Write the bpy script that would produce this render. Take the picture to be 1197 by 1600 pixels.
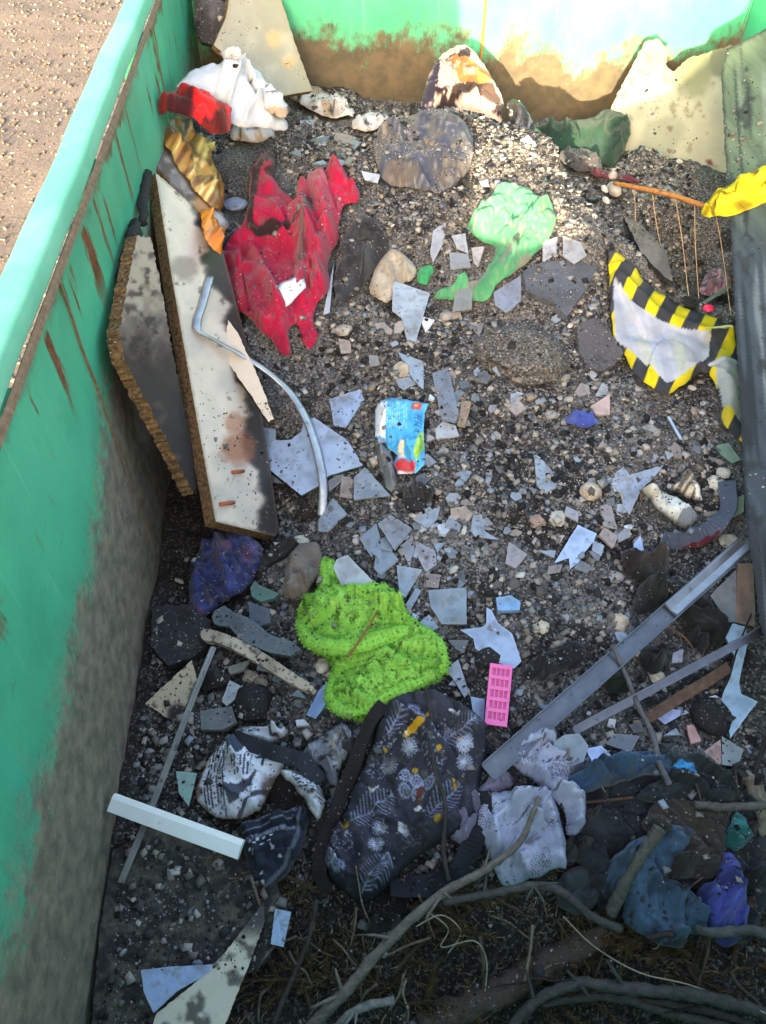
import bpy, math, random
import numpy as np
from mathutils import Vector, Matrix
from mathutils.geometry import delaunay_2d_cdt
from mathutils.bvhtree import BVHTree

random.seed(7); np.random.seed(7)
SC = bpy.context.scene
for o in list(bpy.data.objects): bpy.data.objects.remove(o)
COL = SC.collection

# ------------------------------------------------------------------ camera, sky, sun, exposure
PITCH, YAW, CAMZ = math.radians(49.5), math.radians(-3.56), 2.1
cd = bpy.data.cameras.new('camera'); cam = bpy.data.objects.new('camera', cd); COL.objects.link(cam)
cam.location = (0, 0, CAMZ); cam.rotation_euler = (math.pi/2-PITCH, 0, YAW)
cd.sensor_fit = 'VERTICAL'; cd.angle = 2*math.atan(800/1232.); cd.clip_start = .05; cd.clip_end = 400
SC.camera = cam
SUNDIR = Vector((.31, 1., -.222))                      # the way the light travels
w = bpy.data.worlds.new('World'); SC.world = w; w.use_nodes = True
nt = w.node_tree; bg = nt.nodes['Background']; sky = nt.nodes.new('ShaderNodeTexSky')
sky.sky_type = 'NISHITA'; sky.sun_disc = False
sky.sun_elevation = math.atan2(.222, math.hypot(.31, 1)); sky.sun_rotation = math.radians(197)
sky.air_density = 1.0; sky.dust_density = 6.0; sky.ozone_density = .3
nt.links.new(sky.outputs[0], bg.inputs[0]); bg.inputs[1].default_value = .15
sd = bpy.data.lights.new('sun', 'SUN'); sun = bpy.data.objects.new('sun', sd); COL.objects.link(sun)
sd.energy = 3.0; sd.angle = math.radians(.5); sd.color = (1, .80, .52)
sun.rotation_euler = SUNDIR.to_track_quat('-Z', 'Y').to_euler(); sun.location = (-3, -6, 5)
SC.view_settings.view_transform = 'Standard'; SC.view_settings.look = 'None'
SC.view_settings.exposure = 2.95; SC.view_settings.gamma = 1

# ------------------------------------------------------------------ small maths
_fw0 = np.array([math.sin(-YAW), math.cos(YAW), 0]); _rt = np.array([math.cos(YAW), math.sin(YAW), 0])
_fw = math.cos(PITCH)*_fw0+np.array([0, 0, -math.sin(PITCH)]); _up = np.cross(_rt, _fw)
CP = np.array([0, 0, CAMZ])
def rays(px, py):
    px = np.atleast_1d(np.asarray(px, float)); py = np.atleast_1d(np.asarray(py, float))
    d = _fw*1232.+_rt*(px-598.5)[:, None]-_up*(py-800.)[:, None]
    return d/np.linalg.norm(d, axis=1)[:, None]
def at_z(px, py, z):
    d = rays(px, py); return CP+d*((z-CAMZ)/d[:, 2])[:, None]
def A(px, py, z): return at_z(px, py, z)[0]

def _h(ix, iy, s):
    n = (ix.astype(np.int64)*374761393+iy.astype(np.int64)*668265263+s*982451653) & 0xffffffff
    n = ((n ^ (n >> 13))*1274126177) & 0xffffffff
    return ((n ^ (n >> 16)) & 0xffff)/65535.
def vn(x, y, s=0):
    x = np.asarray(x, float); y = np.asarray(y, float)
    ix, iy = np.floor(x), np.floor(y); fx, fy = x-ix, y-iy
    fx = fx*fx*(3-2*fx); fy = fy*fy*(3-2*fy); ix = ix.astype(int); iy = iy.astype(int)
    a = _h(ix, iy, s)*(1-fx)+_h(ix+1, iy, s)*fx; b = _h(ix, iy+1, s)*(1-fx)+_h(ix+1, iy+1, s)*fx
    return a*(1-fy)+b*fy
def fbm(x, y, s=0, o=4):
    r = 0; a = .5; t = 0
    for k in range(o):
        r = r+a*vn(np.asarray(x)*2**k, np.asarray(y)*2**k, s+k*17); t += a; a *= .5
    return r/t
def sstep(a, b, x):
    t = np.clip((x-a)/(b-a+1e-12), 0, 1); return t*t*(3-2*t)
def S(c):
    c = np.asarray(c, float)/255.
    return np.where(c <= .04045, c/12.92, ((c+.055)/1.055)**2.4)
def dseg(px, py, a, b):
    ax, ay = a; bx, by = b; vx, vy = bx-ax, by-ay
    t = np.clip(((px-ax)*vx+(py-ay)*vy)/(vx*vx+vy*vy+1e-9), 0, 1)
    return np.hypot(px-ax-t*vx, py-ay-t*vy)
def dpoly(px, py, pts):
    d = np.full(np.shape(px), 1e9)
    for a, b in zip(pts[:-1], pts[1:]): d = np.minimum(d, dseg(px, py, a, b))
    return d
def inside(px, py, poly):
    r = np.zeros(np.shape(px), bool); n = len(poly)
    for i in range(n):
        x1, y1 = poly[i]; x2, y2 = poly[(i+1) % n]
        if y1 == y2: continue
        c = ((y1 > py) != (y2 > py)) & (px < (x2-x1)*(py-y1)/(y2-y1)+x1)
        r ^= c
    return r

# ------------------------------------------------------------------ the heap as a height field
ctrl = [(230,1000,.37),(180,1400,.37),(130,1590,.34),(300,1300,.37),(330,1520,.33),(500,1520,.27),(700,1500,.25),(900,1500,.26),(1000,1570,.24),(1180,1550,.28),
 (620,1230,.50),(560,1400,.40),(480,1300,.42),(400,1220,.43),(340,1180,.40),(580,1000,.54),(520,1080,.50),(660,1040,.53),(400,1100,.42),(300,1080,.38),(340,900,.33),(420,960,.42),(470,890,.47),
 (500,830,.46),(450,830,.34),(440,720,.42),(520,720,.54),(470,600,.58),(650,850,.57),(600,700,.60),(700,600,.62),(900,600,.62),(1000,700,.60),(800,750,.60),(760,950,.56),(900,950,.55),(1100,800,.55),(1080,930,.52),
 (780,1090,.53),(840,1230,.48),(800,1350,.42),(960,1100,.50),(1000,1250,.44),(1100,1150,.48),(1050,1400,.36),(1140,1400,.38),(1190,1150,.44),(1180,1000,.48),(740,1300,.47),
 (600,450,.65),(450,450,.66),(360,450,.62),(400,330,.70),(360,240,.74),(330,170,.76),(420,230,.72),(550,220,.72),(480,150,.71),(640,330,.71),(620,260,.76),
 (660,215,.80),(760,235,.87),(800,290,.87),(850,350,.83),(890,310,.84),(760,330,.79),(700,300,.74),(920,370,.71),(840,410,.71),(720,400,.67),(680,520,.64),(810,560,.66),(900,480,.65),(980,470,.63),(1050,560,.61),(1130,650,.57),(1150,720,.55),
 (930,260,.64),(900,220,.58),(1000,300,.64),(1000,380,.62),(1080,440,.47),(1120,400,.50),(1110,320,.62),(1060,300,.63),(1100,520,.57)]
ctrl3 = [A(a, b, z) for a, b, z in ctrl]
ctrl3 += [np.array(p) for p in [(-.45,3.5,.75),(-.1,3.55,.71),(.3,3.55,.64),(.55,3.5,.60),(.9,3.5,.53),(1.3,3.45,.52),(1.6,3.2,.6),(1.6,2.5,.62),(1.6,1.8,.5),(1.6,1.,.48),(1.5,.4,.42),(1.,.2,.3),(.4,.0,.26),(-.2,.0,.3),(-.5,2.0,.60),(-.52,1.5,.36),(-.5,2.6,.72),(-.5,3.,.74)]]
ctrl3 = np.array(ctrl3)
GX0, GY0, GD = -.56, -.16, .012
GNX, GNY = int(2.34/GD)+1, int(3.82/GD)+1
gx = GX0+GD*np.arange(GNX); gy = GY0+GD*np.arange(GNY)
GXX, GYY = np.meshgrid(gx, gy, indexing='ij')
def _interp(X, Y, sg=.10):
    num = np.zeros_like(X); den = np.zeros_like(X)
    for c in ctrl3:
        d2 = (X-c[0])**2+(Y-c[1])**2
        w_ = np.exp(-d2/(2*sg*sg))+2e-4/(1+(d2/.05)**2)
        num += w_*c[2]; den += w_
    return num/den
HF = _interp(GXX, GYY)
HF += (.045*(fbm(GXX*5, GYY*5, 5, 3)-.5)+.02*(fbm(GXX*14, GYY*14, 8, 2)-.5))*sstep(.1, .5, GYY)
COVER = np.zeros_like(HF)
def _lookup(G, x, y):
    u = np.clip((x-GX0)/GD, 0, GNX-1.001); v = np.clip((y-GY0)/GD, 0, GNY-1.001)
    i = u.astype(int); j = v.astype(int); fu = u-i; fv = v-j
    return (G[i, j]*(1-fu)+G[i+1, j]*fu)*(1-fv)+(G[i, j+1]*(1-fu)+G[i+1, j+1]*fu)*fv
def hf(x, y): return _lookup(HF, np.atleast_1d(np.asarray(x, float)), np.atleast_1d(np.asarray(y, float)))
def on_heap(px, py, off=0.):
    d = rays(px, py); n = len(d); zs = np.linspace(1.25, .1, 116)
    best = np.full(n, .15); done = np.zeros(n, bool); prev = np.full(n, -1.)
    for k, z in enumerate(zs):
        t = (z-CAMZ)/d[:, 2]; g = hf(d[:, 0]*t, d[:, 1]*t)+off-z
        hit = (~done) & (g >= 0)
        if hit.any():
            fr = np.clip(-prev[hit]/(g[hit]-prev[hit]+1e-9), 0, 1) if k else 0
            best[hit] = z+(zs[0]-zs[1])*(1-fr); done |= hit
        prev = g
        if done.all(): break
    t = (best-CAMZ)/d[:, 2]
    return CP+d*t[:, None]
def H(px, py, off=0.): return on_heap([px], [py], off)[0]

# ------------------------------------------------------------------ materials
def _mat(name):
    m = bpy.data.materials.new(name); m.use_nodes = True
    return m, m.node_tree.nodes, m.node_tree.links, m.node_tree.nodes['Principled BSDF']
def mat(name, col=None, rough=.8, var=(30., .25), bump=(60., .3), metal=0., spec=.4, fine=None, sheen=0., stretch=None):
    """col None reads the vertex colour Col"""
    m, N, Lk, b = _mat(name)
    b.inputs['Roughness'].default_value = rough; b.inputs['Metallic'].default_value = metal
    b.inputs['Specular IOR Level'].default_value = spec
    if sheen: b.inputs['Sheen Weight'].default_value = sheen
    tc = N.new('ShaderNodeTexCoord'); src = tc.outputs['Object']
    if stretch:
        mp = N.new('ShaderNodeMapping'); mp.inputs['Scale'].default_value = stretch; Lk.new(src, mp.inputs['Vector']); src = mp.outputs['Vector']
    if col is None:
        c = N.new('ShaderNodeAttribute'); c.attribute_name = 'Col'; base = c.outputs['Color']
    else:
        c = N.new('ShaderNodeRGB'); c.outputs[0].default_value = (*S(col), 1); base = c.outputs[0]
    nz = N.new('ShaderNodeTexNoise'); nz.inputs['Scale'].default_value = var[0]; nz.inputs['Detail'].default_value = 6; nz.inputs['Roughness'].default_value = .65
    Lk.new(src, nz.inputs['Vector'])
    mr = N.new('ShaderNodeMapRange'); mr.inputs[1].default_value = .25; mr.inputs[2].default_value = .75
    mr.inputs[3].default_value = 1-var[1]; mr.inputs[4].default_value = 1+var[1]
    Lk.new(nz.outputs[0], mr.inputs[0])
    mx = N.new('ShaderNodeMix'); mx.data_type = 'RGBA'; mx.blend_type = 'MULTIPLY'; mx.inputs[0].default_value = 1
    Lk.new(base, mx.inputs[6]); Lk.new(mr.outputs[0], mx.inputs[7])
    out = mx.outputs[2]
    if fine:                                    # specks: (scale, threshold, colour, strength)
        n2 = N.new('ShaderNodeTexNoise'); n2.inputs['Scale'].default_value = fine[0]; n2.inputs['Detail'].default_value = 3
        Lk.new(src, n2.inputs['Vector'])
        m2 = N.new('ShaderNodeMapRange'); m2.inputs[1].default_value = fine[1]; m2.inputs[2].default_value = fine[1]+.07; m2.inputs[3].default_value = 0; m2.inputs[4].default_value = fine[3]
        Lk.new(n2.outputs[0], m2.inputs[0])
        x2 = N.new('ShaderNodeMix'); x2.data_type = 'RGBA'; Lk.new(m2.outputs[0], x2.inputs[0]); Lk.new(out, x2.inputs[6]); x2.inputs[7].default_value = (*S(fine[2]), 1)
        out = x2.outputs[2]
    Lk.new(out, b.inputs['Base Color'])
    if bump:
        n3 = N.new('ShaderNodeTexNoise'); n3.inputs['Scale'].default_value = bump[0]; n3.inputs['Detail'].default_value = 5
        Lk.new(src, n3.inputs['Vector'])
        bp = N.new('ShaderNodeBump'); bp.inputs['Strength'].default_value = bump[1]; bp.inputs['Distance'].default_value = .004
        Lk.new(n3.outputs[0], bp.inputs['Height']); Lk.new(bp.outputs[0], b.inputs['Normal'])
    return m

M = {}
M['cloth'] = mat('cloth', None, .95, (45, .14), (420, .35), spec=.15, sheen=.15, fine=(170, .66, (40, 36, 32), .55))
M['clean_cloth'] = mat('clean_cloth', None, .9, (40, .10), (420, .25), spec=.15, fine=(170, .72, (60, 56, 50), .4))
M['plastic'] = mat('plastic_film', None, .32, (50, .10), (120, .25), spec=.5)
M['slate'] = mat('slate', None, .42, (45, .16), (180, .25), spec=.5, fine=(34, .58, (84, 80, 78), .4))
M['glass'] = mat('coated_glass', None, .22, (30, .08), (40, .04), spec=.55, fine=(30, .60, (110, 112, 116), .35))
M['glass_edge'] = mat('glass_edge', (70, 92, 92), .3, (60, .2), None, spec=.5)
M['stone'] = mat('stone', None, .92, (90, .22), (140, .5), spec=.25)
M['grain'] = mat('grain', None, .92, (300, .15), None, spec=.25)
M['board'] = mat('melamine', None, .5, (14, .10), (90, .08), spec=.35, fine=(38, .70, (112, 100, 86), .4))
M['chip'] = mat('chipboard_edge', (112, 88, 62), .95, (110, .75), (130, 1.0), spec=.1, fine=(90, .52, (62, 50, 40), .6))
M['chip_dark'] = mat('burnt_chipboard_edge', (62, 52, 42), .95, (110, .8), (130, 1.0), spec=.1, fine=(80, .55, (130, 96, 52), .7))
M['char'] = mat('charred', (34, 33, 33), .85, (60, .5), (90, 1.0), spec=.3)
M['wood'] = mat('old_wood', None, .75, (30, .4), (60, .9), spec=.3, stretch=(1., .07, 1.))
M['metal'] = mat('galvanised', None, .38, (25, .25), (50, .12), metal=.75, spec=.5, fine=(60, .64, (70, 66, 64), .6))
M['white_plastic'] = mat('white_plastic', (228, 230, 228), .3, (12, .05), (8, .02), spec=.5, fine=(45, .68, (130, 120, 105), .5))
M['bark'] = mat('bark', None, .9, (55, .45), (110, 1.0), spec=.2)
M['rust'] = mat('rusty_steel', None, .85, (70, .5), (120, .8), spec=.2)
M['needles'] = mat('needles', None, .8, (20, .4), None, spec=.2)
M['towel'] = mat('towel', None, .95, (60, .2), (260, .8), spec=.1, fine=(95, .66, (30, 40, 20), .8))
M['string'] = mat('string', (150, 140, 120), .9, (60, .3), None)
M['concrete'] = mat('concrete', (135, 132, 126), .9, (5, .2), (60, .4))

# ------------------------------------------------------------------ scene helpers
def reg(o, label, cat, group=None, kind=None):
    o['label'] = label; o['category'] = cat
    if group: o['group'] = group
    if kind: o['kind'] = kind
    return o
def empty(name, loc=(0, 0, 0)):
    o = bpy.data.objects.new(name, None); COL.objects.link(o); o.location = loc; o.empty_display_size = .05
    return o
def mk(name, verts, faces, mats, parent=None, smooth=True, mi=None, cols=None):
    me = bpy.data.meshes.new(name)
    me.from_pydata([tuple(v) for v in np.asarray(verts, float)], [], faces)
    for m in (mats if isinstance(mats, (list, tuple)) else [mats]): me.materials.append(m)
    if mi is not None: me.polygons.foreach_set('material_index', np.asarray(mi, np.int32))
    me.polygons.foreach_set('use_smooth', np.full(len(me.polygons), bool(smooth)) if np.isscalar(smooth) or isinstance(smooth, bool) else np.asarray(smooth, bool))
    if cols is not None:
        a = me.attributes.new('Col', 'FLOAT_COLOR', 'POINT')
        a.data.foreach_set('color', np.c_[cols, np.ones(len(cols))].astype(np.float32).ravel())
    me.update()
    o = bpy.data.objects.new(name, me); COL.objects.link(o)
    if parent is not None:
        o.parent = parent
        o.matrix_parent_inverse = Matrix.Translation(parent.location).inverted()
    return o
def vcol(o, rgb):
    me = o.data; a = me.attributes.new('Col', 'FLOAT_COLOR', 'POINT')
    a.data.foreach_set('color', np.tile([*S(rgb), 1], (len(me.vertices), 1)).astype(np.float32).ravel())
    return o

class Paint:
    def __init__(s, px, py, d, base): s.x, s.y, s.d = px, py, d; s.c = np.tile(np.asarray(base, float), (len(px), 1))
    def blend(s, m, col):
        m = np.clip(m, 0, 1)[:, None]; s.c = s.c*(1-m)+np.asarray(col, float)*m; return s
    def line(s, pts, wd, col, k=1.): return s.blend(k*(1-sstep(wd*.5-.6, wd*.5+.9, dpoly(s.x, s.y, pts))), col)
    def disc(s, cx, cy, r, col, k=1.): return s.blend(k*(1-sstep(r-.6, r+.9, np.hypot(s.x-cx, s.y-cy))), col)
    def poly(s, pts, col, k=1., soft=1.5):
        i = inside(s.x, s.y, pts); d = dpoly(s.x, s.y, list(pts)+[pts[0]])
        return s.blend(k*np.where(i, sstep(0, soft, d), 0) if soft > 1.6 else k*i, col)
    def soft(s, cx, cy, r, col, k=1.):
        q = np.hypot(s.x-cx, s.y-cy)/r+.5*(fbm(s.x/9, s.y/9, 3)-.5); return s.blend(k*(1-sstep(.5, 1.05, q)), col)
    def noise(s, sc, lo, hi, col, k=1., seed=1, asp=1.):
        return s.blend(k*sstep(lo, hi, fbm(s.x/sc, s.y/sc*asp, seed)), col)
    def edge(s, wd, col, k=1.): return s.blend(k*(1-sstep(0, wd, s.d+wd*.8*(fbm(s.x/8, s.y/8, 9)-.5))), col)

def plane_map(anchors):
    P = [np.asarray(a) if len(a) == 3 and isinstance(a, np.ndarray) else A(*a) for a in anchors]
    n = np.cross(P[1]-P[0], P[2]-P[0]); n /= np.linalg.norm(n)
    if n@(CP-P[0]) < 0: n = -n
    def f(px, py, off=0.):
        d = rays(px, py); t = ((P[0]+n*off-CP)@n)/(d@n); return CP+d*t[:, None]
    f.normal = n; return f
def heap_map(off=0.):
    def f(px, py): return on_heap(px, py, off)
    f.normal = np.array([0, 0, 1.]); return f

def densify(poly, sp, jit=0., rnd=None):
    out = []; n = len(poly); rnd = rnd or random
    for i in range(n):
        a = np.array(poly[i], float); b = np.array(poly[(i+1) % n], float); L_ = np.linalg.norm(b-a); k = max(1, int(round(L_/sp)))
        for j in range(k):
            p = a+(b-a)*j/k
            if jit and j: p = p+np.array([rnd.uniform(-jit, jit), rnd.uniform(-jit, jit)])
            out.append((p[0], p[1]))
    return out
def smooth_poly(poly, it=1):
    for _ in range(it):
        o = []; n = len(poly)
        for i in range(n):
            a = np.array(poly[i], float); b = np.array(poly[(i+1) % n], float)
            o += [tuple(.78*a+.22*b), tuple(.22*a+.78*b)]
        poly = o
    return poly

def sheet(name, poly, mapper, sp=4., th=.004, col=(128, 128, 128), dz=None, m=None, em=None, parent=None, jit=0., smooth=True, rnd=0, cover=True, seed=None):
    """a sheet or slab: outline and inner points lie on a surface of the place, the back is offset by its thickness"""
    r = random.Random(len(name)*31+int(poly[0][0]) if seed is None else seed)
    if rnd: poly = smooth_poly(poly, rnd)
    bd = densify(poly, sp, jit, r); bd_a = np.array(bd)
    if rnd and dz is not None:
        wv = 3.4; bd_a = bd_a+np.c_[fbm(bd_a[:, 0]/20, bd_a[:, 1]/20, 5, 2)-.5, fbm(bd_a[:, 0]/20+40, bd_a[:, 1]/20, 6, 2)-.5]*wv*2; bd = [tuple(q) for q in bd_a]
    x0, y0 = bd_a.min(0); x1, y1 = bd_a.max(0)
    ys = np.arange(y0, y1, sp*.87); pts = []
    for k, y in enumerate(ys):
        xs = np.arange(x0+(k % 2)*sp*.5, x1, sp)
        if len(xs): pts.append(np.c_[xs, np.full(len(xs), y)])
    inn = np.concatenate(pts) if pts else np.zeros((0, 2))
    if len(inn):
        ii = inside(inn[:, 0], inn[:, 1], bd)
        inn = inn[ii]
        if len(inn): inn = inn[dpoly(inn[:, 0], inn[:, 1], bd+[bd[0]]) > sp*.55]
    allp = np.concatenate([bd_a, inn]) if len(inn) else bd_a
    nb = len(bd)
    v2, e2, f2, *_ = delaunay_2d_cdt([Vector(p) for p in allp], [(i, (i+1) % nb) for i in range(nb)], [], 1, 1e-4)
    V = np.array([(v.x, v.y) for v in v2]); px, py = V[:, 0], V[:, 1]
    d = dpoly(px, py, bd+[bd[0]])
    P = mapper(px, py); nrm = mapper.normal
    F = np.array([tuple(f) for f in f2 if len(f) == 3])
    if dz is not None: P = P+nrm*dz(px, py, d)[:, None]
    fn = np.cross(P[F[:, 1]]-P[F[:, 0]], P[F[:, 2]]-P[F[:, 0]])
    if (fn@(CP-P.mean(0))).sum() < 0: F = F[:, ::-1]; fn = -fn
    vnrm = np.zeros_like(P)
    for k in range(3): np.add.at(vnrm, F[:, k], fn)
    vnrm /= np.linalg.norm(vnrm, axis=1)[:, None]+1e-12
    if mapper.normal[2] < .999 or th > .006: vnrm[:] = vnrm.mean(0)/np.linalg.norm(vnrm.mean(0)) if dz is None else vnrm
    B = P-vnrm*th; n = len(P)
    cnt = {}
    for t in F:
        for k in range(3):
            a, b = t[k], t[(k+1) % 3]; key = (min(a, b), max(a, b))
            cnt[key] = None if key in cnt else (a, b)
    side = [(b, a, a+n, b+n) for e in cnt.values() if e for a, b in [e]]
    faces = [tuple(int(q) for q in t) for t in F]+[tuple(int(q)+n for q in t[::-1]) for t in F]+[tuple(int(q) for q in s_) for s_ in side]
    mi = [0]*(2*len(F))+[1 if em else 0]*len(side)
    sm = [smooth]*(2*len(F))+[False]*len(side)
    c = col(Paint(px, py, d, (128, 128, 128))) if callable(col) else np.tile(np.asarray(col, float), (n, 1))
    if isinstance(c, Paint): c = c.c
    c = S(np.clip(c, 0, 255)); c = np.concatenate([c, c])
    if cover:
        i = np.clip(((P[:, 0]-GX0)/GD).round().astype(int), 0, GNX-1); j = np.clip(((P[:, 1]-GY0)/GD).round().astype(int), 0, GNY-1)
        COVER[i, j] = 1
    return mk(name, np.concatenate([P, B]), faces, [m]+([em] if em else []), parent, sm, mi, c)

def folds(ang, wl, amp, warp=1., seed=3, edge=14., bulge=0., bw=30., ridges=(), pinch=None, drop=.004, rag=0., pleat=None):
    """cloth relief: warped sharp-topped folds along a direction (or round a pinch), a bulge, and hand-laid ridges"""
    amp = min(amp*1.25, wl*.0010); bulge = min(bulge, bw*.0013)
    ca, sa = math.cos(math.radians(ang)), math.sin(math.radians(ang))
    def f(px, py, d):
        wx = (fbm(px/70, py/70, seed, 3)-.5)*90*warp; wy = (fbm(px/70, py/70, seed+50, 3)-.5)*90*warp
        x, y = px+wx, py+wy
        if pinch: u = np.arctan2(y-pinch[1], x-pinch[0])*pinch[2]; 
        else: u = (-x*sa+y*ca)/wl
        am = sstep(.22, .70, fbm(px/55, py/55, seed+31, 2))
        f1 = np.abs(np.sin(math.pi*u))**.55
        u2 = u*1.9+1.7*fbm(px/(wl*1.6), py/(wl*1.6), seed+9, 2); f2 = np.abs(np.sin(math.pi*u2))**.6
        q1 = fbm(px/(wl*.95), py/(wl*.95), seed+61, 2); q2 = fbm(px/(wl*.42)+7, py/(wl*.42), seed+67, 2)
        z = amp*(1.15*f1*am+.45*f2*(1-.6*am)+.75*np.abs(2*q1-1)**.6+.30*np.abs(2*q2-1)**.7-.6)
        z = z*(.30+.70*sstep(-2, edge, d))+bulge*sstep(-bw*.15, bw*1.15, d)
        z = z*(.55 if pleat != 0 else 1.)
        if pleat != 0:                                   # lapped pleats: steep on one side, falling away on the other
            pr = random.Random(seed*7+3); x0, x1, y0, y1 = px.min(), px.max(), py.min(), py.max(); ext = max(x1-x0, y1-y0)
            npl = pleat or int(np.clip((x1-x0)*(y1-y0)/(wl*52.), 8, 24)); hh = min(amp*1.5, .034)
            for k in range(npl):
                aa = math.radians(ang)+pr.gauss(0, .55); cx_, cy_ = pr.uniform(x0, x1), pr.uniform(y0, y1); L_ = ext*pr.uniform(.25, .6); cv = pr.uniform(-.9, .9)
                pts = []
                for j in range(7): t = j/6-.5; b_ = aa+cv*t; pts.append((cx_+L_*t*math.cos(b_), cy_+L_*t*math.sin(b_)))
                best = np.full(px.shape, 1e9); sg = np.zeros(px.shape); tt = np.zeros(px.shape)
                for j in range(6):
                    (ax, ay), (bx, by) = pts[j], pts[j+1]; vx, vy = bx-ax, by-ay; t_ = np.clip(((px-ax)*vx+(py-ay)*vy)/(vx*vx+vy*vy+1e-9), 0, 1)
                    dx, dy = px-ax-t_*vx, py-ay-t_*vy; q = np.hypot(dx, dy); m_ = q < best; best = np.where(m_, q, best); sg = np.where(m_, np.sign(vx*dy-vy*dx), sg); tt = np.where(m_, (j+t_)/6, tt)
                tap = np.sqrt(np.clip(np.sin(math.pi*np.clip(tt, .001, .999)), 0, 1)); wl_ = wl*pr.uniform(.2, .65); sd_ = best*sg*pr.choice((-1, 1))
                endf = np.where((tt < .01) | (tt > .99), 0., 1.)
                z = z+hh*pr.uniform(.6, 1.2)*tap*endf*(.25+.75*sstep(0, 9, d))*np.where(sd_ >= 0, np.exp(-(sd_/wl_)**1.3), np.clip(1+sd_/2.6, 0, 1))
        if rag: z = z+rag*(fbm(px/6, py/6, seed+77, 3)-.5)
        for (pts, w_, h_) in ridges:
            q = dpoly(px, py, pts)/w_; z = z+h_*np.exp(-q*q)
        return z-drop*(1-sstep(0, 5, d))
    return f

def cloth(name, poly, label, col, dz, cat='cloth', off=.010, sp=2.6, m='cloth', th=.003, rnd=1, parent=None, mapper=None, jit=.3, group=None):
    o = sheet(name, poly, mapper or heap_map(off), sp, th, col, dz, M[m], None, parent, jit, True, rnd)
    if parent is None: reg(o, label, cat, group)
    return o

def tube(name, pts, radii, m, parent=None, ns=8, col=None, rough=0., seed=0, sub=4, flat=1.):
    """round stem through 3-D points, tapering"""
    P = np.array(pts, float); R = np.array(radii if np.ndim(radii) else [radii]*len(P), float)
    if sub > 1 and len(P) > 2:                 # Catmull-Rom
        Q, RR = [], []
        for i in range(len(P)-1):
            p0, p1, p2, p3 = P[max(i-1, 0)], P[i], P[i+1], P[min(i+2, len(P)-1)]
            for k in range(sub):
                t = k/sub; Q.append(.5*((2*p1)+(-p0+p2)*t+(2*p0-5*p1+4*p2-p3)*t*t+(-p0+3*p1-3*p2+p3)*t**3)); RR.append(R[i]*(1-t)+R[i+1]*t)
        Q.append(P[-1]); RR.append(R[-1]); P, R = np.array(Q), np.array(RR)
    rg = np.random.RandomState(seed+11); verts, faces = [], []; n = len(P)
    ref = np.array([.13, .21, .97])
    for i in range(n):
        t = P[min(i+1, n-1)]-P[max(i-1, 0)]; t /= np.linalg.norm(t)+1e-12
        a = np.cross(t, ref); a /= np.linalg.norm(a)+1e-12; b = np.cross(t, a)
        for k in range(ns):
            th = 2*math.pi*k/ns; q = R[i]*(1+rough*rg.uniform(-1, 1)); verts.append(P[i]+a*q*math.cos(th)+b*q*flat*math.sin(th))
    for i in range(n-1):
        for k in range(ns):
            faces.append((i*ns+k, i*ns+(k+1) % ns, (i+1)*ns+(k+1) % ns, (i+1)*ns+k))
    faces.append(tuple(range(ns))[::-1]); faces.append(tuple((n-1)*ns+k for k in range(ns)))
    o = mk(name, verts, faces, m, parent, True)
    vcol(o, col or (120, 120, 120))
    return o
def bar(name, a, b, prof, m, parent=None, col=(150, 150, 150), up=(0, 0, 1), bend=None, nseg=1, smooth=False):
    """a profile (list of 2-D points) swept from a to b"""
    a, b = np.array(a, float), np.array(b, float); t = (b-a)/np.linalg.norm(b-a); u = np.array(up, float); s = np.cross(t, u); s /= np.linalg.norm(s); u = np.cross(s, t)
    V, F = [], []; k = len(prof)
    for i in range(nseg+1):
        c = a+(b-a)*i/nseg
        if bend is not None: c = c+u*bend(i/nseg)
        for x, y in prof: V.append(c+s*x+u*y)
    for i in range(nseg):
        for j in range(k): F.append((i*k+j, i*k+(j+1) % k, (i+1)*k+(j+1) % k, (i+1)*k+j))
    F.append(tuple(range(k))[::-1]); F.append(tuple(nseg*k+j for j in range(k)))
    o = mk(name, V, F, m, parent, smooth); vcol(o, col); return o
def box(name, lo, hi, m, parent=None, col=None):
    x0, y0, z0 = lo; x1, y1, z1 = hi
    V = [(x0,y0,z0),(x1,y0,z0),(x1,y1,z0),(x0,y1,z0),(x0,y0,z1),(x1,y0,z1),(x1,y1,z1),(x0,y1,z1)]
    F = [(0,3,2,1),(4,5,6,7),(0,1,5,4),(1,2,6,5),(2,3,7,6),(3,0,4,7)]
    o = mk(name, V, F, m, parent, False)
    if col is not None: vcol(o, col)
    return o
def ico(sub=1):
    import bmesh
    bm = bmesh.new(); bmesh.ops.create_icosphere(bm, subdivisions=sub, radius=1.)
    v = np.array([x.co[:] for x in bm.verts]); f = [tuple(q.index for q in p.verts) for p in bm.faces]; bm.free(); return v, f
ICO1, ICO2, ICO3 = ico(1), ico(2), ico(3)
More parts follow.
